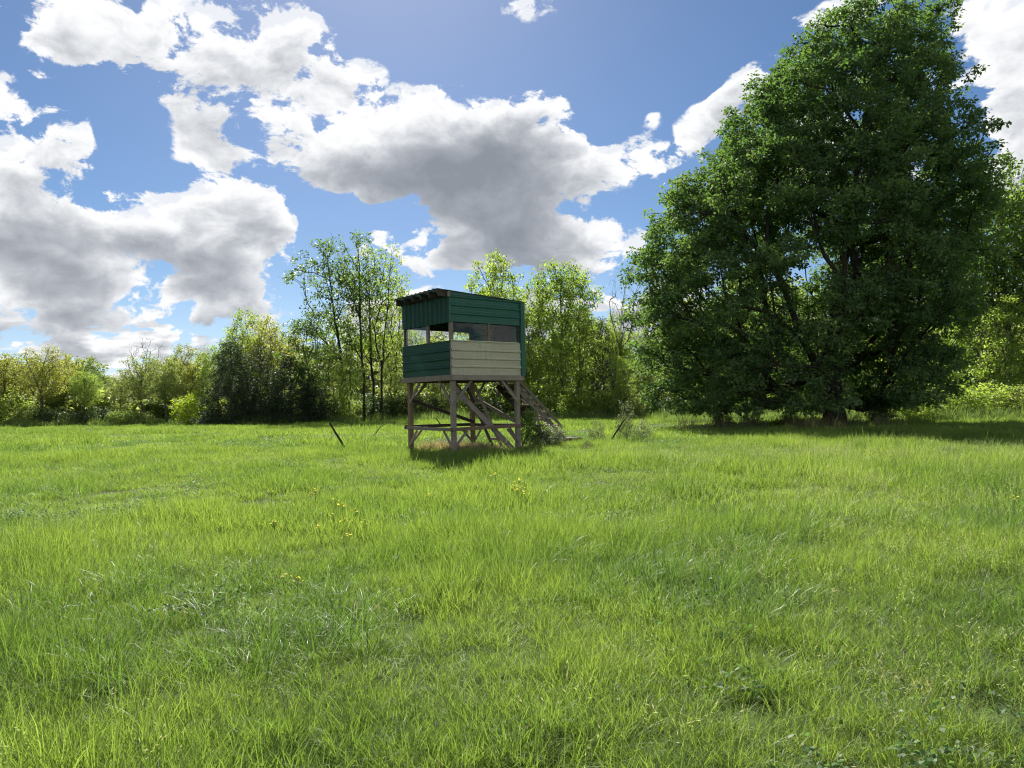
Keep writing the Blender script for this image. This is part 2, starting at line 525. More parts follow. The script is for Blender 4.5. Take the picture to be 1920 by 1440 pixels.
def build_blind():
    P = blind
    zf, zs0, zs1, zw, zt = 2.15 - BASE, 2.30 - BASE, 3.24 - BASE, 3.76 - BASE, 4.60 - BASE
    slope = -0.05
    # ---- legs
    legs = {'near': (0.12, 0.10), 'left': (0.12, 2.31), 'right': (2.40, 0.10), 'back': (2.40, 2.31)}
    for k, (u, v) in legs.items():
        beam('leg', (u, v, -0.25), (u, v, zf), 0.125, 0.125, WOOD if k != 'left' and k != 'back' else WOOD_B, P)
    # ---- platform rim, joists, floor
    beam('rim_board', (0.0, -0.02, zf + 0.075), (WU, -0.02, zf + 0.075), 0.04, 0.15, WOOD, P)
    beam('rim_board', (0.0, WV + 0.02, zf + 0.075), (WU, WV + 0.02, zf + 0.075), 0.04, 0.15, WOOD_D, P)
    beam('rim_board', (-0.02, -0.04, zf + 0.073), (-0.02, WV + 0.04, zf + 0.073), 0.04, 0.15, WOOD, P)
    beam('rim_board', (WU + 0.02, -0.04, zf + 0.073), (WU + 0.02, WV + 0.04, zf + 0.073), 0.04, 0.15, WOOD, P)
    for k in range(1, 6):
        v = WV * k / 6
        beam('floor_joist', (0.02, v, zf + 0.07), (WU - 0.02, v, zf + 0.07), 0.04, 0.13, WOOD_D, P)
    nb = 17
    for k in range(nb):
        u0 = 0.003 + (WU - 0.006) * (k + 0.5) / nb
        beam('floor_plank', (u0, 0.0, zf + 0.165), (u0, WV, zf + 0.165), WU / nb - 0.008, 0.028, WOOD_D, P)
    # ---- knee braces under the platform
    kb = 0.62; ko = 0.60
    def braces(nm, z_leg, z_top, reach, w, h):
        for k, (u, v) in legs.items():
            du = 1 if u < 1 else -1; dv = 1 if v < 1 else -1
            vo = -0.075 if v < 1 else 0.075; uo = -0.075 if u < 1 else 0.075
            beam(nm, (u + du * 0.02, v + vo * 0.6, z_leg), (u + du * reach, v + vo * 0.6, z_top), w, h, WOOD, P, up=(0, 1, 0))
            beam(nm, (u + uo * 0.6, v + dv * 0.02, z_leg), (u + uo * 0.6, v + dv * reach, z_top), w, h, WOOD, P, up=(1, 0, 0))
    braces('knee_brace', zf - kb, zf, ko, 0.085, 0.04)
    # ---- lower ring of rails with short braces below
    zr = 0.70
    beam('ring_rail', (-0.06, 0.015, zr), (2.56, 0.015, zr + 0.03), 0.04, 0.095, WOOD_B, P)
    beam('ring_rail', (0.035, -0.06, zr - 0.004), (0.035, 2.52, zr + 0.02), 0.04, 0.095, WOOD, P)
    beam('ring_rail', (-0.02, 2.40, zr + 0.05), (2.52, 2.40, zr + 0.04), 0.04, 0.095, WOOD_D, P)
    beam('ring_rail', (2.485, -0.05, zr + 0.035), (2.485, 2.46, zr + 0.03), 0.04, 0.095, WOOD_D, P)
    braces('lower_brace', 0.22, zr - 0.05, 0.42, 0.07, 0.038)
    # ---- long diagonals
    beam('diagonal_brace', (0.16, 0.19, zf - 0.14), (2.30, 0.19, 0.02), 0.15, 0.045, WOOD, P, up=(0, 1, 0))
    beam('diagonal_brace', (0.16, 2.23, zf - 0.52), (2.38, 2.23, 0.82), 0.10, 0.04, WOOD_D, P, up=(0, 1, 0))
    beam('diagonal_brace', (2.32, 2.26, zf - 0.40), (2.32, 0.14, 0.86), 0.10, 0.04, WOOD, P, up=(1, 0, 0))
    beam('hanging_strap', (1.55, 1.2, 0.12), (1.54, 1.2, 0.66), 0.022, 0.01, WOOD_D, P)
    # ---- wall framing: corner and window posts
    zb = zf + 0.18
    def post(u, v, w=0.09, h=0.09, m=WOOD, z1=None, nm='wall_post'):
        z1 = z1 if z1 is not None else zt - 0.10 + slope * u
        return beam(nm, (u, v, zb), (u, v, z1), w, h, m, P)
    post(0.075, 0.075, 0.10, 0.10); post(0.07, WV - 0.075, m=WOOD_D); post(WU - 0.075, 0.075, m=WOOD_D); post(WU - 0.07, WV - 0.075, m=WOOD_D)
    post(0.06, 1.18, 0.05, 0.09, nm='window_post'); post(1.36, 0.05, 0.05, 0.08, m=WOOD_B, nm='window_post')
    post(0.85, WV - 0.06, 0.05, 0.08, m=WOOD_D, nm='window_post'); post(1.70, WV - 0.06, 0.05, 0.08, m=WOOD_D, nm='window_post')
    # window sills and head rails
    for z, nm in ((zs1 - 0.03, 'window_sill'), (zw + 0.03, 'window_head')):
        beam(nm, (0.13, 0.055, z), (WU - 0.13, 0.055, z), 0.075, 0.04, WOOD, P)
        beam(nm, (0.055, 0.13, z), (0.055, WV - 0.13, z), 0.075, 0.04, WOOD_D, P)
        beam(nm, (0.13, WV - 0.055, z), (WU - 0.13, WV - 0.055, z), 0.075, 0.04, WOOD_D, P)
    # ---- siding
    cut = ((0, 0, zt - 0.02), Vector((-slope, 0, 1)).normalized())
    ribbed('lower_panel', (0.012, -0.004, zs0), (1, 0, 0), (0, 0, 1), WU - 0.02, zs1 - zs0, CREAM, P)['label'] = 'cream ribbed steel panel below the window'
    ribbed('upper_panel', (0.0, -0.006, zw), (1, 0, 0), (0, 0, 1), WU - 0.02, zt - zw, GREEN, P, cut=cut)
    ribbed('lower_panel', (-0.006, WV - 0.01, zs0 - 0.02), (0, -1, 0), (0, 0, 1), WV - 0.02, zs1 - zs0 + 0.01, GREEN, P)
    ribbed('upper_panel', (-0.008, WV - 0.01, zw - 0.02), (0, 0, 1), (0, -1, 0), zt - zw - 0.13, WV - 0.02, GREEN, P, flip=-1)
    ribbed('lower_panel', (WU - 0.01, WV + 0.006, zs0), (-1, 0, 0), (0, 0, 1), WU - 0.02, zs1 - zs0, GREEN, P)
    ribbed('upper_panel', (WU - 0.01, WV + 0.006, zw), (-1, 0, 0), (0, 0, 1), WU - 0.02, zt - zw, GREEN, P, cut=cut)
    ribbed('end_wall_panel', (WU + 0.005, 0.0, zs0 - 0.02), (0, 1, 0), (0, 0, 1), WV, zt - zs0 - 0.1, GREEN, P)
    beam('panel_cap', (0.0, -0.018, zs1 + 0.004), (WU - 0.16, -0.018, zs1 + 0.004), 0.05, 0.018, CREAM, P)
    beam('panel_cap', (-0.02, -0.01, zs1 - 0.014), (-0.02, WV, zs1 - 0.014), 0.045, 0.016, GREEN, P)
    # folded corner flashing at the far end of the front wall, full height
    beam('corner_flashing', (WU + 0.0, -0.016, zs0 - 0.02), (WU + 0.0, -0.016, zt - 0.155), 0.15, 0.10, GREEN, P, up=(0, 1, 0))
    beam('corner_flashing', (-0.014, -0.014, zw + 0.0), (-0.014, -0.014, zt - 0.03), 0.035, 0.035, GREEN, P, up=(0, 1, 0))
    beam('corner_flashing', (-0.012, -0.012, zs0 - 0.01), (-0.012, -0.012, zs1 - 0.03), 0.03, 0.03, WOOD, P, up=(0, 1, 0))
    # ---- glazing
    m, T = new_mat('dusty_glass')
    tc = T.n('ShaderNodeTexCoord').outputs['Object']
    dust = T.noise(tc, 6.0, 5, 0.65)
    tr = T.n('ShaderNodeBsdfTransparent'); tr.inputs[0].default_value = (0.90, 0.93, 0.91, 1)
    gl = T.n('ShaderNodeBsdfGlossy'); gl.inputs['Roughness'].default_value = 0.03
    lw = T.n('ShaderNodeLayerWeight'); lw.inputs[0].default_value = 0.5
    sch = T.math('MULTIPLY_ADD', T.math('POWER', lw.outputs['Facing'], 4.0), 0.8, 0.022)
    df = T.n('ShaderNodeBsdfDiffuse'); df.inputs[0].default_value = (0.55, 0.53, 0.48, 1)
    m1 = T.n('ShaderNodeMixShader'); T.put(m1.inputs[0], sch)
    T.t.links.new(tr.outputs[0], m1.inputs[1]); T.t.links.new(gl.outputs[0], m1.inputs[2])
    m2 = T.n('ShaderNodeMixShader'); T.put(m2.inputs[0], T.mrange(dust, 0.45, 0.8, 0.0, 0.04))
    T.t.links.new(m1.outputs[0], m2.inputs[1]); T.t.links.new(df.outputs[0], m2.inputs[2])
    finish(T, m2.outputs[0])
    zc = (zs1 + zw) / 2
    def pane(p0, p1, h):
        beam('window_pane', p0, p1, 0.006, h, m, P)
    hh = zw - zs1 - 0.03
    pane((0.14, 0.045, zc), (1.33, 0.045, zc), hh)
    pane((1.39, 0.050, zc), (WU - 0.14, 0.050, zc), hh)
    pane((0.045, 1.22, zc), (0.045, WV - 0.13, zc), hh)
    # ---- rafters and roof sheet
    for k in range(6):
        v = 0.05 + k * (WV - 0.10) / 5
        over = -0.36 + 0.14 * v / WV
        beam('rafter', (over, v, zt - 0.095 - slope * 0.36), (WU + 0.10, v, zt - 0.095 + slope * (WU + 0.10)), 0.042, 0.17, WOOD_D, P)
    beam('fascia_block', (-0.10, -0.03, zt - 0.10), (-0.02, -0.03, zt - 0.10), 0.05, 0.15, WOOD, P)
    bm = bmesh.new()
    a = Vector((-0.45, -0.07, zt + 0.45 * 0.05)); b = Vector((-0.31, WV + 0.09, zt + 0.31 * 0.05))
    c = Vector((WU + 0.16, WV + 0.09, zt + slope * (WU + 0.16))); d = Vector((WU + 0.16, -0.07, zt + slope * (WU + 0.16)))
    prof = []
    n = 11
    for k in range(n + 1):
        t = k / n
        prof += [(t - 0.010, 0.0), (t - 0.005, 0.02), (t + 0.005, 0.02), (t + 0.010, 0.0)] if 0 < k < n else [(t, 0.0)]
    rows = []
    for (t, h) in prof:
        e0 = a.lerp(b, t); e1 = d.lerp(c, t)
        rows.append([bm.verts.new(e0.lerp(e1, i / 4) + Vector((0, 0, h))) for i in range(5)])
    for r0, r1 in zip(rows, rows[1:]):
        for i in range(4):
            bm.faces.new((r0[i], r0[i + 1], r1[i + 1], r1[i]))
    bmesh.ops.solidify(bm, geom=list(bm.faces), thickness=0.004)
    me = bpy.data.meshes.new('roof_sheet'); bm.to_mesh(me); bm.free()
    mesh_obj('roof_sheet', me, ROOFM, P)
    # ---- inside lining seen through the windows
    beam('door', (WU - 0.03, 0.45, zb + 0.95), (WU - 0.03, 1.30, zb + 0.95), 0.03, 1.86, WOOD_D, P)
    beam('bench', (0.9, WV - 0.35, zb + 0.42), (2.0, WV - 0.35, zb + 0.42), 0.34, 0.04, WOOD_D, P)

    # ---- outside stair, going down beside the end wall
    run = 2.25
    s0, s1 = (WU + 0.05, 0.42, zf - 0.10), (WU + run, 0.42, 0.0)
    me, SM = beam_mesh(s0, s1, 0.045, 0.19)
    st = mesh_obj('staircase', me, WOOD, P)
    st.matrix_local = SM
    inv = SM.inverted()
    def sub(nm, p0, p1, w, h, mat, up=(0, 0, 1)):
        me, M = beam_mesh(p0, p1, w, h, up)
        o = mesh_obj(nm, me, mat, st)
        o.matrix_local = inv @ M
        return o
    sub('stringer', (s0[0], 1.28, s0[2]), (s1[0], 1.28, s1[2]), 0.045, 0.19, WOOD_D)
    for k in range(9):
        t = (k + 0.45) / 9
        u = s0[0] + (s1[0] - s0[0]) * t; z = s0[2] + (s1[2] - s0[2]) * t + 0.115
        sub('tread', (u, 0.33, z), (u, 1.37, z), 0.28, 0.042, WOOD if k % 3 else WOOD_B)
        if k in (1, 2, 4):
            sub('riser', (u - 0.125, 0.45, z + 0.105), (u - 0.125, 1.25, z + 0.105), 0.022, 0.165, WOOD_D)
    sub('handrail', (WU + 0.05, 1.36, zf + 0.36), (WU + 1.95, 1.36, 0.80), 0.045, 0.09, WOOD)
    sub('handrail', (WU + 0.05, 0.34, zf + 0.08), (WU + 1.85, 0.34, 0.62), 0.04, 0.085, WOOD)
    sub('rail_post', (WU + 0.95, 1.36, 1.0), (WU + 0.95, 1.36, 1.62), 0.06, 0.06, WOOD)
    sub('rail_post', (WU + 1.78, 1.36, 0.28), (WU + 1.78, 1.36, 0.92), 0.06, 0.06, WOOD)
    sub('prop_stick', (WU + 0.85, 0.24, 1.05), (WU + 0.0, 0.22, -0.02), 0.05, 0.04, WOOD)
    sub('bottom_step', (WU + run + 0.25, 0.30, 0.16), (WU + run + 0.25, 1.20, 0.16), 0.34, 0.17, WOOD_D)
build_blind()

def tower_world(u, v, z=0.0):
    p = TW + TU * u + TV * v
    return (float(p[0]), float(p[1]), BASE + z)

def build_ladder():
    r = empty('wooden_ladder', tower_world(2.28, 0.62), math.atan2(TU[1], TU[0]))
    tag(r, 'rough wooden ladder leaning up to the platform beneath the hunting blind', 'ladder')
    top = Vector((-0.78, 0.35, 1.95)); 
    for dv in (0.0, 0.42):
        beam('side_rail', (0, dv, -0.06), tuple(top + Vector((0, dv, 0))), 0.04, 0.09, WOOD_D if dv else WOOD, r, up=(1, 0, 0))
    for k in range(5):
        t = 0.17 + 0.185 * k
        p = top * t
        beam('rung', (p.x, p.y + 0.02, p.z), (p.x, p.y + 0.40, p.z), 0.04, 0.07, WOOD, r)
build_ladder()

# ------------------------------------------------------------------ trees
def grow(targets, trunk, alpha=0.35, bend=0.7):
    """joins every target point to the cheapest limb so far (short reach, short way to the root, no sharp turns)"""
    nt = len(trunk); N = nt + len(targets)
    P = np.zeros((N, 3)); par = np.full(N, -1); plen = np.zeros(N); D = np.zeros((N, 3))
    P[:nt] = trunk
    for i in range(1, nt):
        par[i] = i - 1
        v = trunk[i] - trunk[i - 1]
        plen[i] = plen[i - 1] + np.linalg.norm(v); D[i] = v / np.linalg.norm(v)
    D[0] = D[1]
    n = nt
    for p in targets:
        v = p - P[:n]
        dist = np.linalg.norm(v, axis=1) + 1e-6
        cosang = np.einsum('ij,ij->i', v, D[:n]) / dist
        cost = dist * (1 + bend * (1 - cosang)) + alpha * plen[:n]
        cost[0] += 1e3
        cost += np.maximum(0, P[:n, 2] - p[2]) * 0.35
        k = int(np.argmin(cost))
        P[n] = p; par[n] = k; plen[n] = plen[k] + dist[k]; D[n] = 0.75 * v[k] / dist[k] + 0.25 * D[k]
        D[n] /= np.linalg.norm(D[n])
        n += 1
    return P, par, D

def pipe_radii(par, tip, n_exp, nt, r_min_trunk=0.0):
    N = len(par)
    acc = np.zeros(N)
    has = np.zeros(N, bool); has[par[par >= 0]] = True
    acc[~has] = tip ** n_exp
    for i in range(N - 1, nt - 1, -1):
        if acc[i] == 0: acc[i] = tip ** n_exp
        acc[par[i]] += acc[i]
    for i in range(nt - 1, 0, -1):
        acc[i - 1] += acc[i]
    return acc ** (1 / n_exp)

def tubes(P, par, D, R, nt, wob=0.0, rng=None):
    """tapered, curved limbs for all edges"""
    E = np.where(par >= 0)[0]
    allv, allq, off = [], [], 0
    a = P[par[E]]; b = P[E]
    L = np.linalg.norm(b - a, axis=1, keepdims=True)
    da = D[par[E]].copy(); db = D[E]
    c1 = a + da * L * 0.30; c2 = b - db * L * 0.30
    if rng is not None:
        c1 = c1 + rng.normal(0, wob, c1.shape) * L; c2 = c2 + rng.normal(0, wob, c2.shape) * L
    rb = R[E]; ra = np.minimum(R[par[E]], rb * 1.35)
    tr = E < nt
    ra[tr] = R[par[E]][tr]
    for lo, hi, k, S in ((0.0, 0.02, 3, 2), (0.02, 0.07, 4, 3), (0.07, 9, 8, 4)):
        sel = (rb >= lo) & (rb < hi)
        if not sel.any(): continue
        t = np.linspace(0, 1, S + 1)[None, :, None]
        A, B, C1, C2 = (q[sel][:, None, :] for q in (a, b, c1, c2))
        pts = (1 - t) ** 3 * A + 3 * (1 - t) ** 2 * t * C1 + 3 * (1 - t) * t * t * C2 + t ** 3 * B
        tan = unit(np.gradient(pts, axis=1))
        ref = np.where(np.abs(tan[:, :1, 2:3]) > 0.9, np.array([1.0, 0, 0]), np.array([0, 0, 1.0]))
        s = unit(np.cross(tan, np.broadcast_to(ref, tan.shape))); q = np.cross(s, tan)
        rad = ra[sel][:, None, None] * (1 - t) + rb[sel][:, None, None] * t
        an = np.arange(k) * 2 * np.pi / k
        ring = pts[:, :, None, :] + rad[..., None] * (np.cos(an)[None, None, :, None] * s[:, :, None, :] + np.sin(an)[None, None, :, None] * q[:, :, None, :])
        ne = ring.shape[0]
        allv.append(ring.reshape(-1, 3))
        base = off + (np.arange(ne)[:, None, None] * (S + 1) + np.arange(S)[None, :, None]) * k
        j = np.arange(k)[None, None, :]; j2 = (j + 1) % k
        allq.append(np.stack([base + j, base + j2, base + k + j2, base + k + j], -1).reshape(-1, 4))
        off += ring.reshape(-1, 3).shape[0]
    return np.concatenate(allv), np.concatenate(allq)

def leaves(centres, dirs, per, spread, length, width, rng, up=0.5, droop=0.2, tone=None, tone_var=0.35):
    """per leaves round each centre: folded lance-shaped blades"""
    n = len(centres) * per
    c = np.repeat(centres, per, axis=0); d = np.repeat(dirs, per, axis=0)
    off = rng.normal(0, 1, (n, 3)); off = off / np.linalg.norm(off, axis=1, keepdims=True) * rng.random((n, 1)) ** 0.5
    off = off * np.array(spread)
    pos = c + off + d * (rng.random((n, 1)) - 0.35) * spread[0] * 0.7
    ax = unit(rng.normal(0, 1, (n, 3)) * np.array([1, 1, 0.6]) + unit(off) * 0.8 + np.array([0, 0, -droop]))
    nr = unit(rng.normal(0, 1, (n, 3)) + np.array([0, 0, up * 2]))
    s = unit(np.cross(ax, nr)); nr = np.cross(s, ax)
    ln = length * (0.65 + 0.7 * rng.random((n, 1))); wd = width * (0.65 + 0.7 * rng.random((n, 1)))
    v0 = pos; v1 = pos + ax * ln * 0.45 + s * wd * 0.5 + nr * wd * 0.12
    v2 = pos + ax * ln - nr * ln * 0.10; v3 = pos + ax * ln * 0.45 - s * wd * 0.5 + nr * wd * 0.12
    V = np.stack([v0, v1, v2, v3], 1).reshape(-1, 3)
    Q = np.arange(n * 4).reshape(-1, 4)
    t = np.full(len(centres), 0.5) if tone is None else tone
    tt = np.clip(np.repeat(t, per) + rng.normal(0, tone_var * 0.5, n), 0, 1)
    return V, Q, np.repeat(tt, 4)

def in_ellipsoids(ells, n, rng, shell=0.55):
    """points spread through a union of ellipsoids (cx, cy, cz, rx, ry, rz), thicker towards the outside"""
    w = np.array([e[3] * e[4] * e[5] for e in ells]) ** 0.75
    k = rng.choice(len(ells), n, p=w / w.sum())
    e = np.array(ells)[k]
    d = unit(rng.normal(0, 1, (n, 3)))
    r = (shell + (1 - shell) * rng.random((n, 1))) if shell > 0 else rng.random((n, 1)) ** (1 / 3)
    return e[:, :3] + d * r * e[:, 3:]

def relax(p, dmin, rng, it=1):
    """drops points closer than dmin to an earlier one"""
    keep = []
    for q in p:
        if not keep or np.min(np.linalg.norm(np.array(keep) - q, axis=1)) > dmin:
            keep.append(q)
    return np.array(keep)

def tree_meshes(name, trunk, boughs, rng, sub=12, sub_r=(1.0, 1.0, 0.5), per=30, spread=(0.4, 0.4, 0.25), leaf=(0.11, 0.07),
                tip=0.008, n_exp=2.3, alpha=0.35, up=0.5, droop=0.25, keep=1.0, trunk_scale=1.0, bend=0.7, min_z=0.4, base_flare=1.3, wob=0.05):
    trunk = np.array(trunk, float)
    nt = len(trunk)
    axis_pt = trunk[np.argmin(np.abs(trunk[:, None, 2] - boughs[None, :, 2]), axis=0)]
    order = np.argsort(np.linalg.norm(boughs - axis_pt, axis=1) + 0.15 * boughs[:, 2])
    boughs = boughs[order]
    out = unit((boughs - axis_pt) * np.array([1, 1, 0.5]))
    nb = len(boughs)
    k = np.repeat(np.arange(nb), sub)
    o = rng.normal(0, 1, (nb * sub, 3)); o = unit(o) * rng.random((nb * sub, 1)) ** 0.4
    pts = boughs[k] + o * np.array(sub_r) - np.array([0, 0, 1.0]) * ((o[:, :1] * out[k][:, :1] + o[:, 1:2] * out[k][:, 1:2]) * sub_r[0] * droop)
    pts[:, 2] = np.maximum(pts[:, 2], min_z + rng.random(len(pts)) * 0.5)
    o2 = np.argsort(np.linalg.norm(pts - boughs[k], axis=1) + k * 1e-6)
    pts = pts[o2]; tone_b = rng.random(nb)
    tone = np.clip(0.5 + (tone_b[k[o2]] - 0.5) * 0.7 + rng.normal(0, 0.12, len(pts)), 0, 1)
    P, par, D = grow(np.concatenate([boughs, pts]), trunk, alpha, bend)
    R = pipe_radii(par, tip, n_exp, nt) 
    R[:nt] *= trunk_scale
    R[0] *= base_flare
    V, Q = tubes(P, par, D, R, nt, wob, rng)
    tm = np_mesh(name + '_trunk', V, Q, smooth=True)
    cm = None
    if per > 0:
        c = P[nt + nb:]; dd = D[nt + nb:]
        m = rng.random(len(c)) < keep
        LV, LQ, LT = leaves(c[m], dd[m], per, spread, leaf[0], leaf[1], rng, up, droop, tone[m])
        cm = np_mesh(name + '_crown', LV, LQ, attrs={'tone': LT})
    return tm, cm

BARK_DARK = bark_mat('dark_bark', (0.018, 0.015, 0.012), (0.075, 0.062, 0.05))
BARK_GREY = bark_mat('grey_bark', (0.05, 0.042, 0.034), (0.19, 0.165, 0.14))
BARK_PALE = bark_mat('pale_bark', (0.10, 0.09, 0.075), (0.30, 0.27, 0.23))
LEAF = {
    'elm': leaf_mat('elm_leaf', (0.056, 0.108, 0.052), (0.145, 0.205, 0.088), 0.46, (0.85, 1.0, 0.35), 0.62, 0.12),
    'spring': leaf_mat('spring_leaf', (0.135, 0.215, 0.042), (0.285, 0.365, 0.09), 0.55),
    'yellow': leaf_mat('oak_catkin_leaf', (0.175, 0.205, 0.045), (0.32, 0.335, 0.10), 0.52),
    'olive': leaf_mat('olive_leaf', (0.120, 0.170, 0.052), (0.255, 0.305, 0.11), 0.52),
    'green': leaf_mat('green_leaf', (0.065, 0.13, 0.026), (0.155, 0.235, 0.05), 0.46),
    'bright': leaf_mat('bright_leaf', (0.15, 0.23, 0.02), (0.28, 0.36, 0.04), 0.52),
    'cedar': leaf_mat('cedar_leaf', (0.018, 0.042, 0.020), (0.055, 0.085, 0.036), 0.18, rough=0.7),
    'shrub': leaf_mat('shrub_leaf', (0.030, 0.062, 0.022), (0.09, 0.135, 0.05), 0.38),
    'grey': leaf_mat('grey_green_leaf', (0.075, 0.10, 0.055), (0.20, 0.235, 0.15), 0.38),
}

def pt_local(px, py, depth):
    return ((px - 960) / FPX * depth, z_at(px, py, depth))

# ---- the big tree standing alone in the field
def build_big_tree():
    rng = np.random.default_rng(11)
    depth = 34.0
    bx, by, bz = at(1560, depth)
    root = empty('shade_tree', (bx, by, bz))
    tag(root, 'huge dense dark green shade tree standing alone in front of the woods', 'tree')
    sil = [(5, 1640, 1768), (35, 1565, 1788), (70, 1515, 1800), (120, 1462, 1805), (180, 1382, 1800), (230, 1362, 1802), (270, 1308, 1830),
           (330, 1256, 1858), (400, 1222, 1870), (480, 1190, 1866), (560, 1180, 1838), (640, 1185, 1806), (700, 1205, 1785), (745, 1235, 1770), (778, 1290, 1730)]
    ys = np.array([s[0] for s in sil], float)
    zz = np.array([z_at(1560, y, depth) for y in ys]) - bz
    xl = np.array([(s[1] - 960) / FPX * depth for s in sil]) - bx
    xr = np.array([(s[2] - 960) / FPX * depth for s in sil]) - bx
    # the photograph is tilted a little: shear back to upright
    zi = zz[::-1]
    def env(z):
        l = np.interp(z, zi, xl[::-1]); r = np.interp(z, zi, xr[::-1])
        return (l + r) / 2, (r - l) / 2 * 0.93
    cand = []
    zs = rng.uniform(zi[0] + 0.2, zi[-1] - 0.5, 5000)
    c, h = env(zs)
    keepw = rng.random(5000) < (h / h.max()) ** 0.85
    zs, c, h = zs[keepw], c[keepw], h[keepw]
    th = rng.uniform(0, 2 * np.pi, len(zs))
    r = 0.35 + 0.64 * rng.random(len(zs)) ** 0.55
    r = r * (0.82 + 0.32 * vnoise(th * 1.7 + 5, zs, 2.0, 77, 2))
    r = np.minimum(r, 0.98)
    cand = np.stack([c + np.cos(th) * h * r, np.sin(th) * h * 0.85 * r, zs], 1)
    boughs = relax(cand, 1.20, rng)
    # windows through the crown where limbs and sky show
    for (hx, hy, hr) in ((1405, 470, 1.15), (1530, 505, 0.9), (1468, 545, 0.9), (1592, 470, 0.7), (1440, 610, 0.8), (1560, 610, 0.85), (1775, 190, 0.7), (1790, 270, 0.7), (1690, 60, 0.5), (1850, 560, 0.9), (1340, 560, 0.8)):
        q = np.array(pt_local(hx, hy, depth)) - np.array([bx, bz])
        boughs = boughs[np.hypot(boughs[:, 0] - q[0], (boughs[:, 2] - q[1])) > hr]
    low = (np.abs(boughs[:, 0] - 0.05) < 1.35) & (boughs[:, 2] < 4.2) & (boughs[:, 1] < 1.5)
    boughs = boughs[~low]
    trunk = [(0, 0, -0.2), (0.02, 0, 0.8), (0.08, 0.05, 2.0), (0.05, 0.1, 3.2), (0.25, 0.1, 4.6), (0.55, 0.0, 6.2), (0.85, 0.05, 8.0), (1.15, 0.1, 10.0), (1.5, 0.1, 12.2), (1.95, 0, 14.2), (2.4, 0, 16.2), (2.7, 0, 17.6)]
    tm, cm = tree_meshes('shade_tree', trunk, boughs, rng, sub=15, sub_r=(1.12, 1.12, 0.70), per=44, spread=(0.33, 0.33, 0.19), leaf=(0.165, 0.095),
                         tip=0.0125, n_exp=2.2, alpha=0.28, up=0.55, droop=0.45, trunk_scale=0.95, base_flare=1.25, min_z=0.7)
    mesh_obj('trunk', tm, BARK_DARK, root)
    tag(mesh_obj('crown', cm, LEAF['elm'], root), kind='stuff')
    print('big tree boughs', len(boughs), 'leaf quads', len(cm.polygons))
build_big_tree()

# ---- prototypes for the wood's edge (unit: real metres, about 10 m tall)
def trunk_line(h, lean=(0, 0), wig=0.15, n=7, rng=None):
    t = np.linspace(0, 1, n)
    p = np.stack([lean[0] * t ** 1.3, lean[1] * t ** 1.3, h * t - 0.15 * (1 - t)], 1)
    p[1:, :2] += np.cumsum(rng.normal(0, wig, (n - 1, 2)), 0) * 0.5
    return p

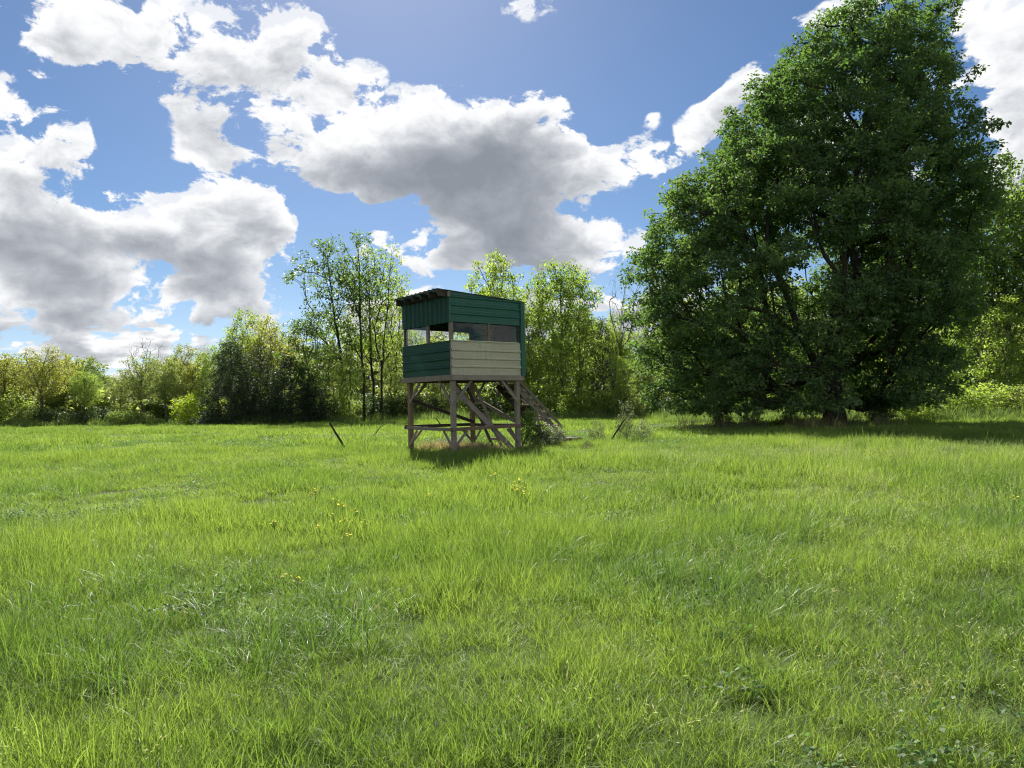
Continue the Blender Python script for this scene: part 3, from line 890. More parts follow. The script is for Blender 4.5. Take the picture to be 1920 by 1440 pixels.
PROTO = {}
def proto(kind, seed, **k):
    rng = np.random.default_rng(seed)
    if kind == 'round':        # broad spring hardwood
        tr = trunk_line(7.5, (0.4, 0), 0.18, 7, rng)
        b = relax(in_ellipsoids([(0, 0, 6.6, 3.0, 3.0, 3.2), (-1.2, 0.3, 5.4, 2.3, 2.3, 2.2), (1.3, -.2, 5.6, 2.2, 2.2, 2.3)], 420, rng, 0.35), 0.95, rng)
        return tree_meshes(kind, tr, b, rng, sub=8, sub_r=(0.8, 0.8, 0.55), per=k.get('per', 22), spread=(0.46, 0.46, 0.30), leaf=(0.18, 0.12), tip=0.012, alpha=0.3, keep=k.get('keep', 0.9))
    if kind == 'under':        # leafy understorey, branched from low down
        tr = trunk_line(6.0, (0.3, 0.2), 0.25, 6, rng)
        b = relax(in_ellipsoids([(0, 0, 5.2, 2.2, 2.2, 4.4), (0.6, 0, 2.8, 2.0, 2.0, 2.2)], 360, rng, 0.2), 0.95, rng)
        return tree_meshes(kind, tr, b, rng, sub=7, sub_r=(0.85, 0.85, 0.35), per=k.get('per', 22), spread=(0.50, 0.50, 0.22), leaf=(0.18, 0.12), tip=0.010, alpha=0.3, keep=0.9, up=0.8, droop=0.3)
    if kind == 'tall':         # slender open-crowned tree, leaf tufts at the ends
        tr = trunk_line(14.2, k.get('lean', (0.6, 0)), 0.16, 10, rng)
        ax = np.interp(np.linspace(0, 1, 5), np.linspace(0, 1, 10), tr[:, 0])
        ells = [(tr[-1, 0], 0, 13.0, 1.7, 1.6, 1.9), (tr[-2, 0] - 1.2, 0.2, 11.6, 2.3, 2.0, 1.7), (tr[-3, 0] + 1.0, -.2, 10.2, 2.2, 2.0, 1.9), (tr[-4, 0] - 0.7, 0, 8.2, 2.1, 1.9, 1.7), (tr[-5, 0] + .4, 0, 6.4, 1.7, 1.7, 1.2)]
        b = relax(in_ellipsoids(ells, 300, rng, 0.40), 0.85, rng)
        return tree_meshes(kind, tr, b, rng, sub=6, sub_r=(0.62, 0.62, 0.5), per=k.get('per', 8), spread=(0.32, 0.32, 0.24), leaf=(0.21, 0.15), tip=0.0095, n_exp=2.25, alpha=0.22, keep=k.get('keep', 0.8), bend=0.9)
    if kind == 'cedar':        # dense dark cedar, ragged cone
        tr = trunk_line(9.0, (0.1, 0), 0.05, 7, rng)
        z = rng.uniform(0.3, 9.0, 700); th = rng.uniform(0, 6.283, 700)
        rr = 2.15 * (1 - z / 9.6) ** 0.75 * (0.45 + 0.55 * rng.random(700) ** 0.5) * (0.85 + 0.3 * vnoise(th * 3, z, 1.2, seed, 2))
        b = relax(np.stack([np.cos(th) * rr, np.sin(th) * rr, z], 1), 0.62, rng)
        return tree_meshes(kind, tr, b, rng, sub=6, sub_r=(0.42, 0.42, 0.42), per=k.get('per', 22), spread=(0.28, 0.28, 0.30), leaf=(0.20, 0.06), tip=0.008, alpha=0.5, up=0.1, droop=-0.6, min_z=0.15, keep=k.get('keep', 1.0))
    if kind == 'bare':         # leafless, fine twigs
        tr = trunk_line(8.0, k.get('lean', (0.3, 0)), 0.2, 8, rng)
        b = relax(in_ellipsoids([(0.2, 0, 8.0, 2.4, 2.2, 2.6), (0.2, 0, 5.8, 2.0, 2.0, 1.8)], 220, rng, 0.4), 0.9, rng)
        return tree_meshes(kind, tr, b, rng, sub=7, sub_r=(0.7, 0.7, 0.8), per=0, tip=0.010, n_exp=2.2, alpha=0.22, bend=1.1)
    if kind == 'bush':         # low thicket shrub about 2 m
        tr = np.array([(0, 0, -0.1), (0.02, 0, 0.15), (0.0, 0.03, 0.4), (0.05, 0, 0.8)])
        b = relax(in_ellipsoids([(0, 0, 0.95, 1.25, 1.1, 0.85), (0.6, 0, 0.7, 0.9, 0.8, 0.65)], 160, rng, 0.3), 0.33, rng)
        b[:, 2] = np.maximum(b[:, 2], 0.12)
        return tree_meshes(kind, tr, b, rng, sub=5, sub_r=(0.3, 0.3, 0.25), per=k.get('per', 12), spread=(0.2, 0.2, 0.15), leaf=(0.12, 0.075), tip=0.004, alpha=0.3, min_z=0.06, trunk_scale=0.4)

for key, kind, seed, kw in (('round1', 'round', 21, {}), ('round2', 'round', 22, {'per': 18, 'keep': .85}), ('round3', 'round', 23, {'per': 24}),
                            ('under1', 'under', 31, {}), ('under2', 'under', 32, {'per': 18}), ('under3', 'under', 33, {}),
                            ('tall1', 'tall', 41, {'lean': (-1.6, 0)}), ('tall2', 'tall', 42, {'lean': (-0.4, 0)}), ('tall3', 'tall', 43, {'lean': (1.9, 0), 'per': 8, 'keep': .7}),
                            ('cedar1', 'cedar', 51, {}), ('cedar2', 'cedar', 52, {'per': 15, 'keep': .85}),
                            ('bare1', 'bare', 61, {}), ('bare2', 'bare', 62, {'lean': (-1.5, 0)}), ('bush1', 'bush', 71, {}), ('bush2', 'bush', 72, {'per': 9}), ('bush3', 'bush', 73, {'per': 4})):
    PROTO[key] = proto(kind, seed, **kw)

def mesh_with(me, mat):
    """the same mesh under another leaf material"""
    key = me.name + '|' + mat.name
    if key not in _mw:
        c = me if not me.materials else me.copy()
        c.materials.clear(); c.materials.append(mat)
        _mw[key] = c
    return _mw[key]
_mw = {}

def proto_height(key):
    if key not in _ph:
        me = PROTO[key][1] or PROTO[key][0]
        co = np.empty(len(me.vertices) * 3, np.float32); me.vertices.foreach_get('co', co)
        _ph[key] = float(np.percentile(co[2::3], 99.7))
    return _ph[key]
_ph = {}

def plant(name, key, leaf, px, depth, top, label, cat='tree', group=None, wide=1.0, rz=None, bark=None, parts=('trunk', 'crown')):
    """one tree or shrub: stands on the bearing px at that distance, top at photograph row 'top'"""
    x, y, z = at(px, depth)
    h = z_at(px, top, depth) - z
    s = h / proto_height(key)
    rz = RNG.uniform(0, 6.283) if rz is None else rz
    root = empty(name, (x, y, z), rz, (s * wide, s * wide, s))
    tag(root, label, cat, group)
    tm, cm = PROTO[key]
    mesh_obj(parts[0], mesh_with(tm, bark or BARK_GREY), None, root)
    if cm is not None:
        tag(mesh_obj(parts[1], mesh_with(cm, LEAF[leaf]), None, root), kind='stuff')
    return root

# ------------------------------------------------------------------ the edge of the woods, from the far end of the field round to the shade tree
GW = 'trees along the edge of the woods'
GT = 'tall slender trees beside the cedars'
TREES = [
 # name, proto, leaf, px, depth, top row, wide, label
 ('oak_tree', 'round1', 'yellow', 8, 70, 664, 1.0, 'golden green oak at the very edge of the picture in the far treeline'),
 ('oak_tree', 'round2', 'yellow', 82, 68, 650, 1.0, 'tall rounded golden brown oak with bare forked trunks in the far treeline'),
 ('oak_tree', 'round3', 'yellow', 128, 73, 668, .8, 'smaller golden oak just behind the tall rounded golden oak'),
 ('hardwood_tree', 'tall2', 'green', 172, 70, 671, .9, 'tree with separate dark green tufts poking above the far treeline'),
 ('hardwood_tree', 'round1', 'spring', 160, 67, 697, .8, 'fresh green rounded tree below the dark green tufts'),
 ('hardwood_tree', 'under1', 'olive', 224, 70, 694, .9, 'low olive tree in the dip of the far treeline'),
 ('bare_tree', 'bare1', None, 272, 74, 632, 1.0, 'leafless grey tree whose twigs stand above the far treeline'),
 ('hardwood_tree', 'round2', 'olive', 268, 68, 664, .9, 'olive tree in front of the leafless grey twigs'),
 ('hardwood_tree', 'round2', 'olive', 312, 66, 668, .8, 'olive tree with a clear dark trunk down to the field edge'),
 ('oak_tree', 'round3', 'yellow', 350, 70, 648, .9, 'brownish gold tree beside the gap of blue sky'),
 ('bare_tree', 'bare2', None, 382, 74, 655, .8, 'small leafless tree next to the brownish gold tree'),
 ('cedar_tree', 'cedar2', 'cedar', 378, 66, 690, .8, 'narrow dark cedar beside the bright yellow green bush'),
 ('hardwood_tree', 'round1', 'spring', 412, 64, 648, .8, 'bright spring green tree behind the narrow dark cedar'),
 ('hardwood_tree', 'round3', 'spring', 465, 66, 583, .72, 'pale green tree rising behind the big dark cedars'),
 ('oak_tree', 'round2', 'yellow', 512, 64, 594, .75, 'yellowish tree above the middle of the cedar clump'),
 ('hardwood_tree', 'under3', 'green', 580, 58, 588, 1.05, 'leafy mid green tree leaning over the dark cedars'),
 ('cedar_tree', 'cedar1', 'cedar', 432, 57, 636, 1.45, 'big broad dark cedar nearest the far treeline'),
 ('cedar_tree', 'cedar2', 'cedar', 488, 57, 648, 1.7, 'brown tinged dark cedar in the middle of the clump'),
 ('cedar_tree', 'cedar1', 'cedar', 545, 56, 664, 1.9, 'lowest and darkest cedar of the clump, with branches to the grass'),
 ('cedar_tree', 'cedar2', 'cedar', 588, 57, 700, 1.7, 'short ragged cedar at the end of the clump nearest the slender trees'),
 ('slender_tree', 'tall1', 'green', 652, 60, 443, .95, 'tallest slender tree, its trunk leaning towards the cedars'),
 ('slender_tree', 'tall2', 'green', 683, 60, 438, .8, 'straight slender tree with the highest leaf tufts'),
 ('slender_tree', 'tall2', 'spring', 700, 62, 468, .8, 'slender spring green tree close behind the straight tall one'),
 ('slender_tree', 'tall3', 'spring', 712, 60, 462, .8, 'slender tree whose trunk leans towards the hunting blind'),
 ('slender_tree', 'tall3', 'spring', 738, 66, 520, .7, 'thin short slender tree next to the hunting blind roof'),
 ('hardwood_tree', 'under1', 'spring', 655, 58, 650, .8, 'small fresh green tree at the foot of the slender trunks'),
 ('hardwood_tree', 'under2', 'olive', 628, 60, 640, .7, 'olive understorey tree between the cedars and the slender trunks'),
 ('hardwood_tree', 'under2', 'olive', 728, 62, 640, .8, 'thin olive understorey tree beside the hunting blind'),
 ('hardwood_tree', 'under3', 'spring', 775, 66, 610, .9, 'spring tree hidden mostly behind the green end of the blind'),
 ('hardwood_tree', 'under1', 'olive', 830, 64, 650, .9, 'understorey tree seen between the front legs of the blind'),
 ('hardwood_tree', 'under2', 'spring', 880, 66, 600, .9, 'understorey tree straight behind the blind'),
 ('hardwood_tree', 'round3', 'spring', 935, 66, 476, .72, 'tall yellow green tree rising just above the blind roof'),
 ('hardwood_tree', 'under3', 'spring', 985, 62, 560, .9, 'leafy tree close beside the green corner of the blind'),
 ('hardwood_tree', 'round1', 'spring', 1058, 64, 490, .70, 'tall yellow green tree with a crooked dark trunk beyond the stair'),
 ('hardwood_tree', 'under1', 'spring', 1030, 60, 610, .9, 'bushy spring green tree beyond the foot of the stair'),
 ('hardwood_tree', 'under2', 'spring', 1088, 62, 575, .9, 'light green tree between the crooked trunk and the dark cedar'),
 ('cedar_tree', 'cedar2', 'cedar', 1132, 62, 598, .85, 'lone dark cedar between the blind and the shade tree'),
 ('hardwood_tree', 'round3', 'spring', 1150, 67, 590, .62, 'spring green tree rising behind the lone dark cedar'),
 ('hardwood_tree', 'under1', 'spring', 1205, 64, 600, .7, 'spring green tree filling the gap beside the shade tree'),
 ('bare_tree', 'bare2', None, 1185, 66, 505, .75, 'leafless tree leaning over the lone dark cedar'),
 ('hardwood_tree', 'under3', 'spring', 1165, 58, 668, .8, 'low spring green tree in front of the lone dark cedar'),
 ('hardwood_tree', 'under1', 'olive', 1215, 60, 650, .8, 'olive tree tucked against the edge of the shade tree'),
 ('hardwood_tree', 'under2', 'spring', 1290, 60, 640, .9, 'spring tree glimpsed low through the shade tree, nearest the blind'),
 ('hardwood_tree', 'under3', 'spring', 1370, 58, 650, .9, 'spring tree glimpsed low through the middle of the shade tree'),
 ('hardwood_tree', 'under1', 'bright', 1470, 58, 640, .9, 'sunlit yellow green tree glimpsed beside the shade tree trunk'),
 ('hardwood_tree', 'under2', 'spring', 1600, 56, 640, .9, 'sunlit tree glimpsed just past the shade tree trunk'),
 ('hardwood_tree', 'under3', 'spring', 1690, 54, 610, .9, 'sunlit understorey tree behind the outer branches of the shade tree'),
 ('hardwood_tree', 'under1', 'spring', 1770, 50, 560, .9, 'yellow green tree beyond the far side of the shade tree'),
 ('hardwood_tree', 'round1', 'green', 1888, 46, 318, .78, 'bright topped green tree beyond the shade tree at the picture edge'),
 ('hardwood_tree', 'under2', 'green', 1835, 45, 420, .7, 'mid green tree pressed against the far side of the shade tree'),
 ('hardwood_tree', 'under3', 'spring', 1890, 42, 560, .9, 'sunlit understorey tree below the bright topped green tree'),
 ('hardwood_tree', 'round2', 'green', 1985, 44, 330, .8, 'green tree half out of the picture past the bright topped tree'),
 ('hardwood_tree', 'under1', 'olive', -60, 66, 670, 1.0, 'olive tree just outside the far end of the treeline'),
]
for (nm, key, lf, px, dep, top, wide, lab) in TREES:
    g = GT if nm == 'slender_tree' else GW
    bark = BARK_DARK if nm in ('slender_tree',) else (BARK_PALE if nm == 'bare_tree' else BARK_GREY)
    plant(nm, key, lf, px, dep, top, lab, 'tree', g, wide, rz=(RNG.uniform(-0.4, 0.4) if nm in ('slender_tree', 'bare_tree') else None), bark=bark)

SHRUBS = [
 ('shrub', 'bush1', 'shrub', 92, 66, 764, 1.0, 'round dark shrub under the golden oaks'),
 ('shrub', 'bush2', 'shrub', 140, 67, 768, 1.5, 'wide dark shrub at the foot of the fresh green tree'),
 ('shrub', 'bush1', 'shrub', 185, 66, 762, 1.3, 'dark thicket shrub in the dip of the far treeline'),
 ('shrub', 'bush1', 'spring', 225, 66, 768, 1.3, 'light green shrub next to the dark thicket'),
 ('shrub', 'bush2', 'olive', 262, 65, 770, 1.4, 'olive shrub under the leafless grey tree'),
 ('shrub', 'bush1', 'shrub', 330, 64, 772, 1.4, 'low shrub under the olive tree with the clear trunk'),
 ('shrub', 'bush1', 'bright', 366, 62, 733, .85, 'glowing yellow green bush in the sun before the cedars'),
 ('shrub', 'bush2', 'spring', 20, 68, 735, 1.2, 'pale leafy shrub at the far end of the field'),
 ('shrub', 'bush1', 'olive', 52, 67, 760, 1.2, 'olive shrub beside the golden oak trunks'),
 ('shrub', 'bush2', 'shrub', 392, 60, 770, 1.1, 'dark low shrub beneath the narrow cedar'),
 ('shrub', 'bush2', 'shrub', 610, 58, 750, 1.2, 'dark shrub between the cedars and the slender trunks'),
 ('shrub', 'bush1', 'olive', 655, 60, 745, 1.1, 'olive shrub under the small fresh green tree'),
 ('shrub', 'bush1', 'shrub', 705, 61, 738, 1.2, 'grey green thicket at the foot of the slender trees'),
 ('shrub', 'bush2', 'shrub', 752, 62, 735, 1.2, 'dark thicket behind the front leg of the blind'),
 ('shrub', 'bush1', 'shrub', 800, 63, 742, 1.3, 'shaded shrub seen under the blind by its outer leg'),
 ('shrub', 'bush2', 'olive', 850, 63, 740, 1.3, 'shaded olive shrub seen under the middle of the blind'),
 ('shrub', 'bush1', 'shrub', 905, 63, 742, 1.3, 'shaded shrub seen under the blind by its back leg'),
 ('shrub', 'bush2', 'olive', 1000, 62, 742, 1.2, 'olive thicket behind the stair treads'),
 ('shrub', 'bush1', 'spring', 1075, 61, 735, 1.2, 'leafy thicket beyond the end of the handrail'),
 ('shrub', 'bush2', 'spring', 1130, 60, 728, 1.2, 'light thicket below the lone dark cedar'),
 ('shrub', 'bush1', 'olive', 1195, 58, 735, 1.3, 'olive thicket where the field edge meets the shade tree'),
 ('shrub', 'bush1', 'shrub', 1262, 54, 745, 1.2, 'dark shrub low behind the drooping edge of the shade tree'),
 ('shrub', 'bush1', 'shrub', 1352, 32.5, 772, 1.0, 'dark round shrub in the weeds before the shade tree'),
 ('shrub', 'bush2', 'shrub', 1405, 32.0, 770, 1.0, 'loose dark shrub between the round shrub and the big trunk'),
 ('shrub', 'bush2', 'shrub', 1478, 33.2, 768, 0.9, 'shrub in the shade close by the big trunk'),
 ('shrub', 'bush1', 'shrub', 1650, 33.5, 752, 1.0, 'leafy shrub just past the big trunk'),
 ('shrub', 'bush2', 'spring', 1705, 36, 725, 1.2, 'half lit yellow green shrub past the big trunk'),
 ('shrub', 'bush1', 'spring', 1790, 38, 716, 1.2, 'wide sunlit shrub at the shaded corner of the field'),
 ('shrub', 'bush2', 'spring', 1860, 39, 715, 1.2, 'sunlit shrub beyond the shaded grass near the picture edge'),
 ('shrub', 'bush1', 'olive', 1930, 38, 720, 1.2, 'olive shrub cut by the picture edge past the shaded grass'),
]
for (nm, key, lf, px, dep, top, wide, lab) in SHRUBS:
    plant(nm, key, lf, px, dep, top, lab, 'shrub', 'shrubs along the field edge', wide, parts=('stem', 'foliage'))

# deeper woods: one mass of trunks and foliage behind the edge trees
def build_woodland():
    rng = np.random.default_rng(5)
    vs, qs, ts, tv, tq, off, toff = [], [], [], [], [], 0, 0
    def grab(me):
        co = np.empty(len(me.vertices) * 3, np.float32); me.vertices.foreach_get('co', co)
        li = np.empty(len(me.loops), np.int32); me.loops.foreach_get('vertex_index', li)
        return co.reshape(-1, 3), li.reshape(-1, 4)
    cache = {}
    for i in range(110):
        px = -160 + 2320 * (i + rng.random() * 0.8) / 110 
        dep = rng.uniform(74, 100) if px < 1300 else rng.uniform(60, 84)
        if 180 < px < 260: top = 705
        elif px < 420: top = rng.uniform(668, 690)
        elif px < 620: top = rng.uniform(630, 680)
        elif px < 1250: top = rng.uniform(590, 690)
        else: top = rng.uniform(520, 640)
        key = ('under1', 'under2', 'under3', 'round2')[rng.integers(4)]
        x, y, z = at(px, dep)
        s = (z_at(px, top, dep) - z) / proto_height(key)
        a = rng.uniform(0, 6.283); R = np.array([[math.cos(a), -math.sin(a), 0], [math.sin(a), math.cos(a), 0], [0, 0, 1]])
        if key not in cache: cache[key] = (grab(PROTO[key][0]), grab(PROTO[key][1]))
        (tco, tqi), (cco, cqi) = cache[key]
        pick = rng.random(len(cqi)) < 0.42
        n = pick.sum()
        v = cco[cqi[pick]].reshape(-1, 4, 3)
        c = v.mean(1, keepdims=True); v = c + (v - c) * 1.9
        v = (v.reshape(-1, 3) * s) @ R.T + np.array([x, y, z])
        vs.append(v); qs.append(np.arange(n * 4).reshape(-1, 4) + off); off += n * 4
        tone = np.repeat(np.clip(rng.normal(rng.random(), 0.2, n), 0, 1), 4); ts.append(tone)
        # only the thicker limbs
        tv.append((tco * s) @ R.T + np.array([x, y, z]))
        big = tqi[len(tqi) * 2 // 3:]
        tq.append(big + toff); toff += len(tco)
    # the thicket floor under those trees
    bco, bqi = grab(PROTO['bush2'][1])
    for i in range(90):
        px = -160 + 2320 * (i + rng.random()) / 90
        dep = rng.uniform(72, 84) if px < 1300 else rng.uniform(60, 74)
        x, y, z = at(px, dep)
        s = rng.uniform(1.3, 2.1)
        a = rng.uniform(0, 6.283); R = np.array([[math.cos(a), -math.sin(a), 0], [math.sin(a), math.cos(a), 0], [0, 0, 1]])
        v = bco[bqi]; c = v.mean(1, keepdims=True); v = c + (v - c) * 1.5
        v = (v.reshape(-1, 3) * np.array([s * 1.4, s * 1.4, s])) @ R.T + np.array([x, y, z])
        n = len(bqi)
        vs.append(v); qs.append(np.arange(n * 4).reshape(-1, 4) + off); off += n * 4
        ts.append(np.repeat(np.clip(rng.normal(rng.random(), 0.2, n), 0, 1), 4))
    w = mesh_obj('woodland', np_mesh('woodland', np.concatenate(vs), np.concatenate(qs), attrs={'tone': np.concatenate(ts)}), LEAF['olive'])
    tag(w, 'deep woods of mixed spring foliage behind the edge trees', 'woods', kind='stuff')
    t = mesh_obj('woodland_trunks', np_mesh('woodland_trunks', np.concatenate(tv), np.concatenate(tq)), BARK_GREY, w)
    tag(t, kind='stuff')
build_woodland()

# ------------------------------------------------------------------ meadow grass
def blade_batch(n, rng, length, width, lean, curl, radius, seg=3, kink=0.0):
    """n arching blades round the origin: verts, quads, tris, height attribute"""
    a = rng.uniform(0, 6.283, n); r = radius * np.sqrt(rng.random(n))
    base = np.stack([np.cos(a) * r, np.sin(a) * r, np.full(n, -0.02)], 1)
    h = a + rng.normal(0, 0.9, n)
    out = np.stack([np.cos(h), np.sin(h), np.zeros(n)], 1)
    side = np.stack([-np.sin(h), np.cos(h), np.zeros(n)], 1)
    tw = rng.normal(0, 0.8, n)[:, None]
    side = side * np.cos(tw) + out * np.sin(tw)
    L = length * rng.uniform(0.55, 1.15, n)[:, None]
    th0 = np.abs(rng.normal(0, lean, n))[:, None]
    dth = np.abs(rng.normal(curl, curl * 0.6, n))[:, None]
    w = width * rng.uniform(0.6, 1.2, n)[:, None]
    pts = [base]
    p = base
    for k in range(seg):
        th = th0 + dth * (k + 0.5) / seg + (kink * (rng.random((n, 1)) < 0.25) if k == seg - 1 else 0)
        p = p + (out * np.sin(th) + np.array([0, 0, 1.0]) * np.cos(th)) * L / seg
        pts.append(p)
    V = []
    for k in range(seg):
        ww = w * (0.75, 1.0, 0.75, 0.5)[k] if seg <= 4 else w
        V += [pts[k] - side * ww / 2, pts[k] + side * ww / 2]
    V.append(pts[seg])
    nv = 2 * seg + 1
    V = np.stack(V, 1).reshape(-1, 3)
    b = np.arange(n)[:, None] * nv
    Q = np.concatenate([b + np.array([2 * k, 2 * k + 1, 2 * k + 3, 2 * k + 2]) for k in range(seg - 1)], 0)
    Tt = b + np.array([2 * seg - 2, 2 * seg - 1, 2 * seg])
    hh = np.tile(np.repeat(np.arange(seg + 1) / seg, [2] * seg + [1]), n)
    tone = np.repeat(rng.random(n), nv)
    return V, Q, Tt, hh, tone

def seed_heads(n, rng, length, radius):
    """thin stalks, each with a loose nodding seed head"""
    V, Q, Tr, H, TN = blade_batch(n, rng, length, 0.0035, 0.16, 0.5, radius, 3)
    vs, qs, ts, hs, tn = [V], [Q], [Tr], [H], [TN]
    off = len(V)
    tips = V.reshape(n, -1, 3)[:, -1]; prev = V.reshape(n, -1, 3)[:, -2]
    d = unit(tips - prev)
    for k in range(7):
        p = tips - d * 0.014 * k
        a = rng.normal(0, 1, (n, 3)); ax = unit(a * 0.55 + d * 0.8 + np.array([0, 0, -0.1]))
        s = unit(np.cross(ax, rng.normal(0, 1, (n, 3))))
        l = 0.020 * rng.uniform(0.6, 1.3, (n, 1))
        q = np.stack([p, p + ax * l * 0.5 + s * 0.0022, p + ax * l, p + ax * l * 0.5 - s * 0.0022], 1).reshape(-1, 3)
        vs.append(q); qs.append(np.arange(n * 4).reshape(-1, 4) + off); off += len(q)
        hs.append(np.full(len(q), 1.6)); tn.append(np.repeat(rng.random(n), 4))
    return np.concatenate(vs), np.concatenate(qs), Tr, np.concatenate(hs), np.concatenate(tn)

def patch_batch(tufts, prad, n, rng, length, width, lean, curl, radius, seg=3, kink=0.0, vary=0.25):
    """a disc of several tufts as one piece, so that fewer, larger pieces cover the field"""
    vs, qs, ts, hs, tn, off = [], [], [], [], [], 0
    for k in range(tufts):
        a = rng.uniform(0, 6.283); r = prad * math.sqrt(rng.random())
        v, q, t, h, n_ = blade_batch(n, rng, length * rng.uniform(1 - vary, 1 + vary), width, lean, curl, radius, seg, kink)
        v = v + np.array([math.cos(a) * r, math.sin(a) * r, 0])
        vs.append(v); qs.append(q + off); ts.append(t + off); hs.append(h); tn.append(np.clip(n_ * 0.75 + rng.uniform(0, 0.25), 0, 1)); off += len(v)
    return tuple(np.concatenate(z) for z in (vs, qs, ts, hs, tn))

def grass_mat(name, dark, light, tip, trans=0.5, rough=0.5, spec=0.28, patch=True):
    m, T = new_mat(name)
    pos = T.n('ShaderNodeNewGeometry').outputs['Position']
    h = attr(T, 'height'); tone = attr(T, 'tone')
    f = tone
    if patch:
        big = T.noise(T.vmath('MULTIPLY', pos, (1, 1, 0.01)), 0.33, 4, 0.6)
        f = T.math('ADD', T.math('MULTIPLY', tone, 0.45), T.mrange(big, 0.32, 0.68, 0.0, 0.55))
    col = T.mix(f, dark, light)
    dry = T.math('MULTIPLY', T.mrange(h, 0.7, 1.2, 0, 1), T.mrange(tone, 0.55, 1.0, 0, 0.8))
    col = T.mix(dry, col, tip)
    col = T.mix(T.mrange(h, 1.3, 1.5), col, (0.27, 0.27, 0.17))
    p = principled(T, col, rough, spec)
    tr = T.n('ShaderNodeBsdfTranslucent')
    tc = T.mix(1.0, col, (0.95, 1.0, 0.58), 'MULTIPLY')
    g = T.vmath('SCALE', tc, None); g.node.inputs['Scale'].default_value = 1.9
    T.put(tr.inputs['Color'], g)
    mx = T.n('ShaderNodeMixShader'); mx.inputs[0].default_value = trans
    T.t.links.new(p, mx.inputs[1]); T.t.links.new(tr.outputs[0], mx.inputs[2])
    finish(T, mx.outputs[0])
    return m

def scatter_tree(nvar):
    """geometry nodes: the object's own tufts (sort >= 0) set down on its own loose points (sort < 0)"""
    ng = bpy.data.node_groups.new('scatter_tufts', 'GeometryNodeTree')
    ng.interface.new_socket('Geometry', in_out='INPUT', socket_type='NodeSocketGeometry')
    ng.interface.new_socket('Geometry', in_out='OUTPUT', socket_type='NodeSocketGeometry')
    N = ng.nodes; Lk = ng.links
    gi = N.new('NodeGroupInput'); go = N.new('NodeGroupOutput')
    def named(nm, typ):
        a = N.new('GeometryNodeInputNamedAttribute'); a.data_type = typ; a.inputs['Name'].default_value = nm
        return a.outputs['Attribute']
    def sep(geo, lo, hi):
        s = named('sort', 'FLOAT')
        c1 = N.new('ShaderNodeMath'); c1.operation = 'GREATER_THAN'; c1.inputs[1].default_value = lo
        c2 = N.new('ShaderNodeMath'); c2.operation = 'LESS_THAN'; c2.inputs[1].default_value = hi
        Lk.new(s, c1.inputs[0]); Lk.new(s, c2.inputs[0])
        mm = N.new('ShaderNodeMath'); mm.operation = 'MULTIPLY'
        Lk.new(c1.outputs[0], mm.inputs[0]); Lk.new(c2.outputs[0], mm.inputs[1])
        sp = N.new('GeometryNodeSeparateGeometry'); sp.domain = 'POINT'
        Lk.new(geo, sp.inputs['Geometry']); Lk.new(mm.outputs[0], sp.inputs['Selection'])
        return sp.outputs['Selection']
    join = N.new('GeometryNodeJoinGeometry')
    for k in range(nvar):
        tuft = sep(gi.outputs[0], k - 0.5 + 1, k + 0.5 + 1)
        pts = sep(gi.outputs[0], -(k + 1) - 0.5, -(k + 1) + 0.5)
        io = N.new('GeometryNodeInstanceOnPoints')
        Lk.new(pts, io.inputs['Points']); Lk.new(tuft, io.inputs['Instance'])
        Lk.new(named('turn', 'FLOAT_VECTOR'), io.inputs['Rotation'])
        Lk.new(named('size', 'FLOAT_VECTOR'), io.inputs['Scale'])
        Lk.new(io.outputs[0], join.inputs[0])
    Lk.new(join.outputs[0], go.inputs[0])
    return ng

def grass_object(name, variants, pts, turn, size, mat, label, rng):
    """variants: list of blade batches; pts: where tufts stand"""
    nv = len(variants)
    V, Q, Tr, H, TN, S, off = [], [], [], [], [], [], 0
    for k, (v, q, t, h, tn) in enumerate(variants):
        V.append(v); Q.append(q + off); Tr.append(t + off); H.append(h); TN.append(tn); S.append(np.full(len(v), k + 1.0)); off += len(v)
    n = len(pts)
    V.append(pts); H.append(np.zeros(n)); TN.append(np.zeros(n)); S.append(-(rng.integers(0, nv, n) + 1.0))
    V = np.concatenate(V)
    me = np_mesh(name, V, np.concatenate(Q), np.concatenate(Tr), attrs={'height': np.concatenate(H), 'tone': np.concatenate(TN), 'sort': np.concatenate(S)})
    for nm, arr in (('turn', turn), ('size', size)):
        a = me.attributes.new(nm, 'FLOAT_VECTOR', 'POINT')
        full = np.zeros((len(V), 3), np.float32); full[-n:] = arr
        a.data.foreach_set('vector', full.ravel())
    o = mesh_obj(name, me, mat)
    md = o.modifiers.new('scatter', 'NODES')
    md.node_group = scatter_tree(nv)
    tag(o, label, 'grass', kind='stuff')
    return o

def wedge(n, d0, d1, rng, half=0.78, pad=1.5, pw=1.0):
    """points on the ground between two distances, over the field of view and a step to either side"""
    d = np.sqrt(d0 ** 2 + (d1 ** 2 - d0 ** 2) * rng.random(n) ** pw)
    x = rng.uniform(-1, 1, n) * (half * d + pad)
    return x, d

